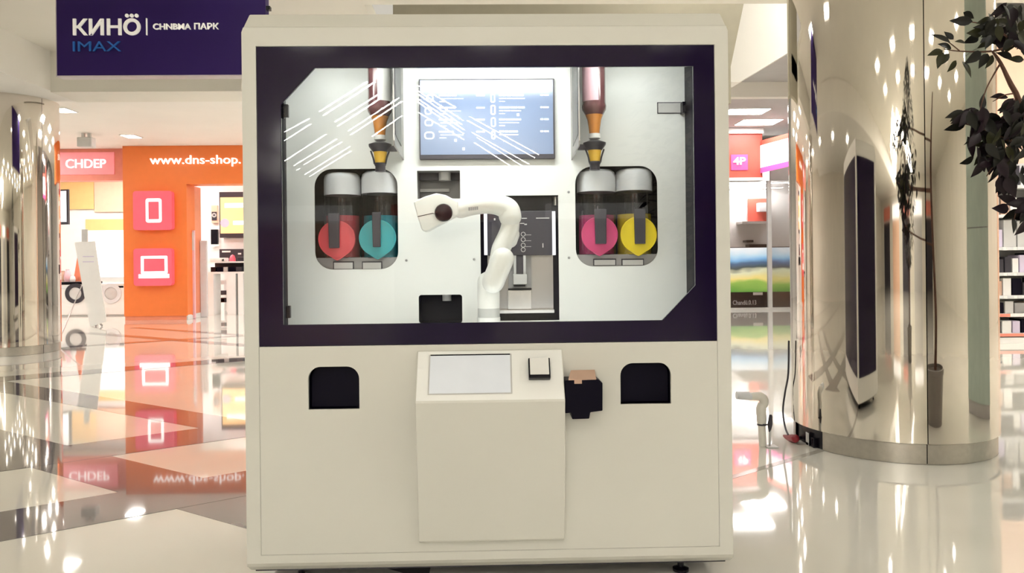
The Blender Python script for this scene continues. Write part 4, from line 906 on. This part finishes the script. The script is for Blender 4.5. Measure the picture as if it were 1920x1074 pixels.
# ================================================================== FAR RIGHT SHELVES
hy = 8.3
x0, x1 = W(1858, 560, hy)[0], W(1990, 560, hy)[0]
struct(B('wall_shelf_shop', M['peach'], None, x0 - .6, 13.9, hy + 1.4, hy + 1.6, 0, 5.2))
t = thing('shop_shelf', 'white shop shelving unit right of the near mirrored column', 'shelf', ((x0 + x1) / 2, hy + .2, 0), None)
B('shelf_upright', M['white'], t, x0, x0 + .06, hy, hy + .45, .001, W(1870, 300, hy)[1]); B('shelf_upright', M['white'], t, x1 - .06, x1, hy, hy + .45, .001, W(1870, 300, hy)[1])
B('shelf_back', M['lgrey'], t, x0 + .06, x1 - .06, hy + .43, hy + .45, .10, W(1870, 300, hy)[1])
B('shelf_base', M['white'], t, x0 + .06, x1 - .06, hy, hy + .45, .001, W(1880, 633, hy)[1])
lev = []
for py, red in ((628, True), (591, True), (557, False), (514, False), (466, False), (405, False), (350, False)):
    zt = W(1890, py - 3, hy)[1]; zb = W(1890, py + 3, hy)[1]; lev.append(zt)
    B('shelf_board', M['white'], t, x0 + .06, x1 - .06, hy, hy + .42, zb, zt)
    if red: B('price_strip', M['salmon'], t, x0 + .06, x0 + (.30 if py == 591 else 1.0), hy - .008, hy, zb + .002, zt - .002)
    else:
        for q_ in range(4): B('price_tag', M['lid'], t, x0 + .1 + q_ * .16, x0 + .2 + q_ * .16, hy - .006, hy, zb + .004, zt - .004)
cols = ['dgrey', 'white', 'lilac', 'navy', 'lgrey', 'grey', 'tan', 'white', 'navy', 'dgrey']
names = {'dgrey': 'charcoal', 'white': 'white', 'lilac': 'lilac', 'navy': 'navy', 'lgrey': 'pale grey', 'grey': 'grey', 'tan': 'tan'}
ords = ['first', 'second', 'third', 'fourth', 'fifth', 'sixth']
lvn = ['lowest', 'second-lowest', 'third-lowest', 'middle', 'third-highest', 'second-highest', 'top']
for li, z in enumerate(lev):
    xx = x0 + .09; i = 0
    top = (lev[li + 1] if li < 6 else z + .4) - .05
    while xx < x0 + .85 and i < 6:
        w_ = random.uniform(.09, .17); hh = (top - z) * random.uniform(.55, .9); m = cols[(li * 3 + i) % len(cols)]
        if li == 4 and i == 1: w_, m, hh = .2, 'lgrey', (top - z) * .93
        o = MB().box(xx, xx + w_, hy + .06, hy + .34, z, z + hh).build('product_box', M[m], None, origin=(xx, hy + .2, z), bevel=.006)
        tag(o, '%s product box on the %s board of the white shelving, %s from the column' % (names[m], lvn[li], ords[i]), 'box', 'boxes on the white shelving'); xx += w_ + .02; i += 1
panel_lamp(9.3, 7.2, 5.1, .9, .3, M['shop'], 'long lamp above the white shop shelving', None)
gx_, gy_ = G(1869, 681); o = MB().box(gx_ - .05, gx_ + .05, gy_ - .03, gy_ + .03, 0.0005, .03).build('floor_stop', M['grey'], None, origin=(gx_, gy_, 0), bevel=.006); tag(o, 'small grey floor stop right of the near column', 'floor stop')

# pale green clad pillar beyond the right edge (it shows in the near column)
t = thing('clad_pillar', 'square pillar clad in pale green glass beyond the near column', 'pillar', (5.1, 1.35, 0))
B('pillar_core', M['lgrey'], t, 4.78, 5.42, 0.75, 1.95, .001, ZU - .001)
for a_ in ((4.76, 4.78, 0.74, 1.96), (5.42, 5.44, 0.74, 1.96)):
    for zz0, zz1 in ((.12, 1.6), (1.61, 3.1), (3.11, ZU - .002)): B('glass_cladding', M['palegreen'], t, *a_, zz0, zz1)
for a_ in ((4.79, 5.41, 0.73, 0.75), (4.79, 5.41, 1.95, 1.97)):
    for zz0, zz1 in ((.12, 1.6), (1.61, 3.1), (3.11, ZU - .002)): B('glass_cladding', M['palegreen'], t, *a_, zz0, zz1)
# ================================================================== TREE
TY = .35
tb = Vector((3.35, TY, 0))
tr = thing('potted_tree', 'dark leaved potted tree reaching in from the right edge', 'tree', tuple(tb))
MB().lathe([(0, .001), (.20, .001), (.26, .40), (.28, .42), (.28, .46), (.25, .46), (.25, .42), (0, .42)], (tb.x, tb.y, 0), 32).build('plant_pot', M['pot'], tr, smooth=True)
MB().lathe([(0, 0), (.248, 0), (.2, .015), (0, .02)], (tb.x, tb.y, .421), 24).build('pot_soil', M['soil'], tr)
MB().tube([tb + Vector((0, 0, .42)), tb + Vector((.03, .02, .9)), tb + Vector((-.04, 0, 1.5)), tb + Vector((-.08, -.02, 2.1)), tb + Vector((0, 0, 2.7))], [.045, .04, .034, .028, .012], 12, 5).build('trunk', M['bark'], tr, smooth=True)
def twig(pts, rads, y=TY):
    return MB().tube([P if isinstance(P, Vector) else P3(P[0], P[1], y + (P[2] if len(P) > 2 else 0)) for P in pts], rads, 8, 4).build('branch', M['bark'], tr, smooth=True)
T1, T2, T3 = tb + Vector((-.03, 0, 1.45)), tb + Vector((-.07, 0, 1.9)), tb + Vector((-.05, 0, 2.3))
twig([T2, (1960, 250), (1905, 175), (1876, 118), (1860, 96)], [.02, .016, .012, .008, .004])
twig([(1876, 118), (1850, 165), (1838, 205)], [.005, .003, .002])
twig([T3, (1960, 60), (1905, 82), (1860, 96), (1800, 96), (1770, 92)], [.012, .009, .006, .005, .003, .002])
twig([(1800, 96), (1780, 80), (1765, 72)], [.003, .0025, .0015]); twig([(1905, 82), (1860, 50), (1812, 40)], [.006, .004, .002])
twig([T2, (1960, 260), (1900, 265), (1840, 240), (1800, 230)], [.016, .012, .008, .005, .003]); twig([T1, (1970, 400), (1920, 380), (1895, 380)], [.010, .008, .004, .002]); twig([(1920, 380), (1905, 400), (1900, 420)], [.004, .003, .002])
twig([(1900, 265), (1870, 300), (1850, 330)], [.006, .004, .002]); twig([(1905, 175), (1885, 178), (1862, 190)], [.004, .003, .002])
def leaf_mesh(n, L, wd_, m):
    me = bpy.data.meshes.new(n); vs = []; fs = []; N = 6
    for i in range(N + 1):
        t = i / N; w_ = wd_ * (math.sin(math.pi * t ** .8)) * (1 - .25 * t) + (0 if 0 < i < N else 0); zc = -.10 * L * (t ** 2) ; cup = .25 * w_
        vs += [(L * t, -w_, zc + cup), (L * t, 0, zc), (L * t, w_, zc + cup)]
    for i in range(N):
        a = i * 3; fs += [(a, a + 1, a + 4, a + 3), (a + 1, a + 2, a + 5, a + 4)]
    me.from_pydata(vs, [], fs); me.update()
    for p in me.polygons: p.use_smooth = True
    me.materials.append(m); return me
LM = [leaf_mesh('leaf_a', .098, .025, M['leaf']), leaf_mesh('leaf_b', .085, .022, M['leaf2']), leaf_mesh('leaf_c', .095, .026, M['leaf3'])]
def leaf(px, py, ang, kind, dy=0.0, roll=None, sc_=1.0):
    o = bpy.data.objects.new('leaf', LM[kind]); col.objects.link(o); o.parent = tr
    p = P3(px, py, TY + dy) - tb
    a = math.radians(ang); d = Vector((math.cos(a), random.uniform(-.35, .35), math.sin(a))).normalized()
    # the blade faces roughly across the line of sight, turned by a roll of its own
    roll = random.uniform(-48, 48) if roll is None else roll
    nrm = Vector((0, -1, .15)); nrm = (nrm - d * nrm.dot(d)).normalized(); nrm = Matrix.Rotation(math.radians(roll), 3, d) @ nrm
    b = nrm.cross(d); m3 = Matrix((d, b, nrm)).transposed() * sc_
    o.matrix_local = Matrix.Translation(p) @ m3.to_4x4()
# leaves that stand free of the crown
for (px, py, ang, kd, s_) in ((1806, 23, -20, 0, .75), (1824, 40, 172, 0, 1.0), (1784, 91, 165, 0, .8), (1768, 95, 195, 1, .9), (1782, 80, 150, 0, 1.0), (1788, 74, 130, 0, .6), (1768, 98, 250, 1, .95), (1780, 100, 230, 1, .9), (1793, 113, 235, 1, .8), (1804, 115, -65, 1, 1.05),
                               (1840, 97, 215, 0, 1.05), (1852, 100, 235, 0, .9), (1862, 103, 240, 1, .9), (1842, 62, 185, 1, 1.1), (1835, 70, 200, 0, .9), (1810, 80, 175, 1, .7), (1898, 108, 160, 0, .8), (1920, 112, 175, 1, .9),
                               (1890, 182, 178, 2, .95), (1838, 206, 70, 0, .9), (1892, 392, 178, 2, 1.05), (1906, 378, 160, 2, .9), (1899, 408, -95, 0, .8), (1918, 395, 200, 0, 1.0), (1925, 380, 250, 0, 1.1), (1930, 410, 230, 2, 1.1)):
    leaf(px, py, ang, kd, random.uniform(-.03, .03), random.uniform(-30, 30), s_)
def cluster(cx, cy, rx, ry, n, mix, amin=180, amax=330):
    for _ in range(n):
        a = random.uniform(0, 2 * math.pi); r = math.sqrt(random.random())
        leaf(cx + rx * r * math.cos(a), cy + ry * r * math.sin(a), random.uniform(amin, amax), random.choice(mix), random.uniform(-.12, .12), None, random.uniform(.8, 1.15))
cluster(1900, 40, 55, 38, 44, (0, 0, 2, 1)); cluster(1868, 50, 22, 18, 12, (0, 1), 170, 250)
cluster(1830, 215, 26, 22, 22, (0, 2, 2)); cluster(1850, 265, 40, 45, 52, (0, 2, 1)); cluster(1905, 250, 32, 75, 58, (0, 2, 0)); cluster(1890, 315, 30, 22, 20, (2, 0), 230, 300); cluster(1915, 205, 20, 30, 18, (2, 0))
cluster(1935, 385, 14, 22, 14, (0, 2)); cluster(1985, 200, 60, 120, 30, (0, 2, 1))

# ================================================================== HALL BEHIND THE VIEWER (seen mirrored in the columns)
for i, (x0, x1, m, lab) in enumerate(((-15, -11, 'dgrey', 'dark'), (-9.5, -5.5, 'peach', 'warm'), (-4, 0, 'dgrey', 'dark'), (2, 6, 'lgrey', 'pale'), (8, 12, 'dgrey', 'dark'))):
    d = thing('door_%d' % (i + 1), '%s shop entrance in the wall behind the viewer, %s along the wall' % (lab, ords[i]), None, ((x0 + x1) / 2, -25.9, 0)); d['kind'] = 'structure'
    B('door_leaf', M[m], d, x0 + .1, x1 - .1, -25.99, -25.9, .001, 2.9); B('door_frame', M['white'], d, x0, x0 + .1, -26, -25.85, .001, 3); B('door_frame', M['white'], d, x1 - .1, x1, -26, -25.85, .001, 3); B('door_header', M['glowwhite'] if i % 2 else M['salmon'], d, x0, x1, -26, -25.85, 3, 3.6)

# a second, taller tree to the right of the viewer: its dark crown shows in the near column
t2 = Vector((2.05, -3.7, 0))
t = thing('tall_potted_tree', 'tall dark potted tree mirrored in the near column', 'tree', tuple(t2))
MB().lathe([(0, .001), (.17, .001), (.21, .40), (.23, .42), (.23, .46), (.20, .46), (.20, .42), (0, .42)], (t2.x, t2.y, 0), 28).build('plant_pot', M['pot'], t, smooth=True)
MB().tube([t2 + Vector((0, 0, .42)), t2 + Vector((.02, .02, 1.1)), t2 + Vector((-.03, 0, 1.9)), t2 + Vector((.02, -.02, 2.7)), t2 + Vector((0, 0, 3.5))], [.04, .036, .03, .024, .008], 12, 5).build('trunk', M['bark'], t, smooth=True)
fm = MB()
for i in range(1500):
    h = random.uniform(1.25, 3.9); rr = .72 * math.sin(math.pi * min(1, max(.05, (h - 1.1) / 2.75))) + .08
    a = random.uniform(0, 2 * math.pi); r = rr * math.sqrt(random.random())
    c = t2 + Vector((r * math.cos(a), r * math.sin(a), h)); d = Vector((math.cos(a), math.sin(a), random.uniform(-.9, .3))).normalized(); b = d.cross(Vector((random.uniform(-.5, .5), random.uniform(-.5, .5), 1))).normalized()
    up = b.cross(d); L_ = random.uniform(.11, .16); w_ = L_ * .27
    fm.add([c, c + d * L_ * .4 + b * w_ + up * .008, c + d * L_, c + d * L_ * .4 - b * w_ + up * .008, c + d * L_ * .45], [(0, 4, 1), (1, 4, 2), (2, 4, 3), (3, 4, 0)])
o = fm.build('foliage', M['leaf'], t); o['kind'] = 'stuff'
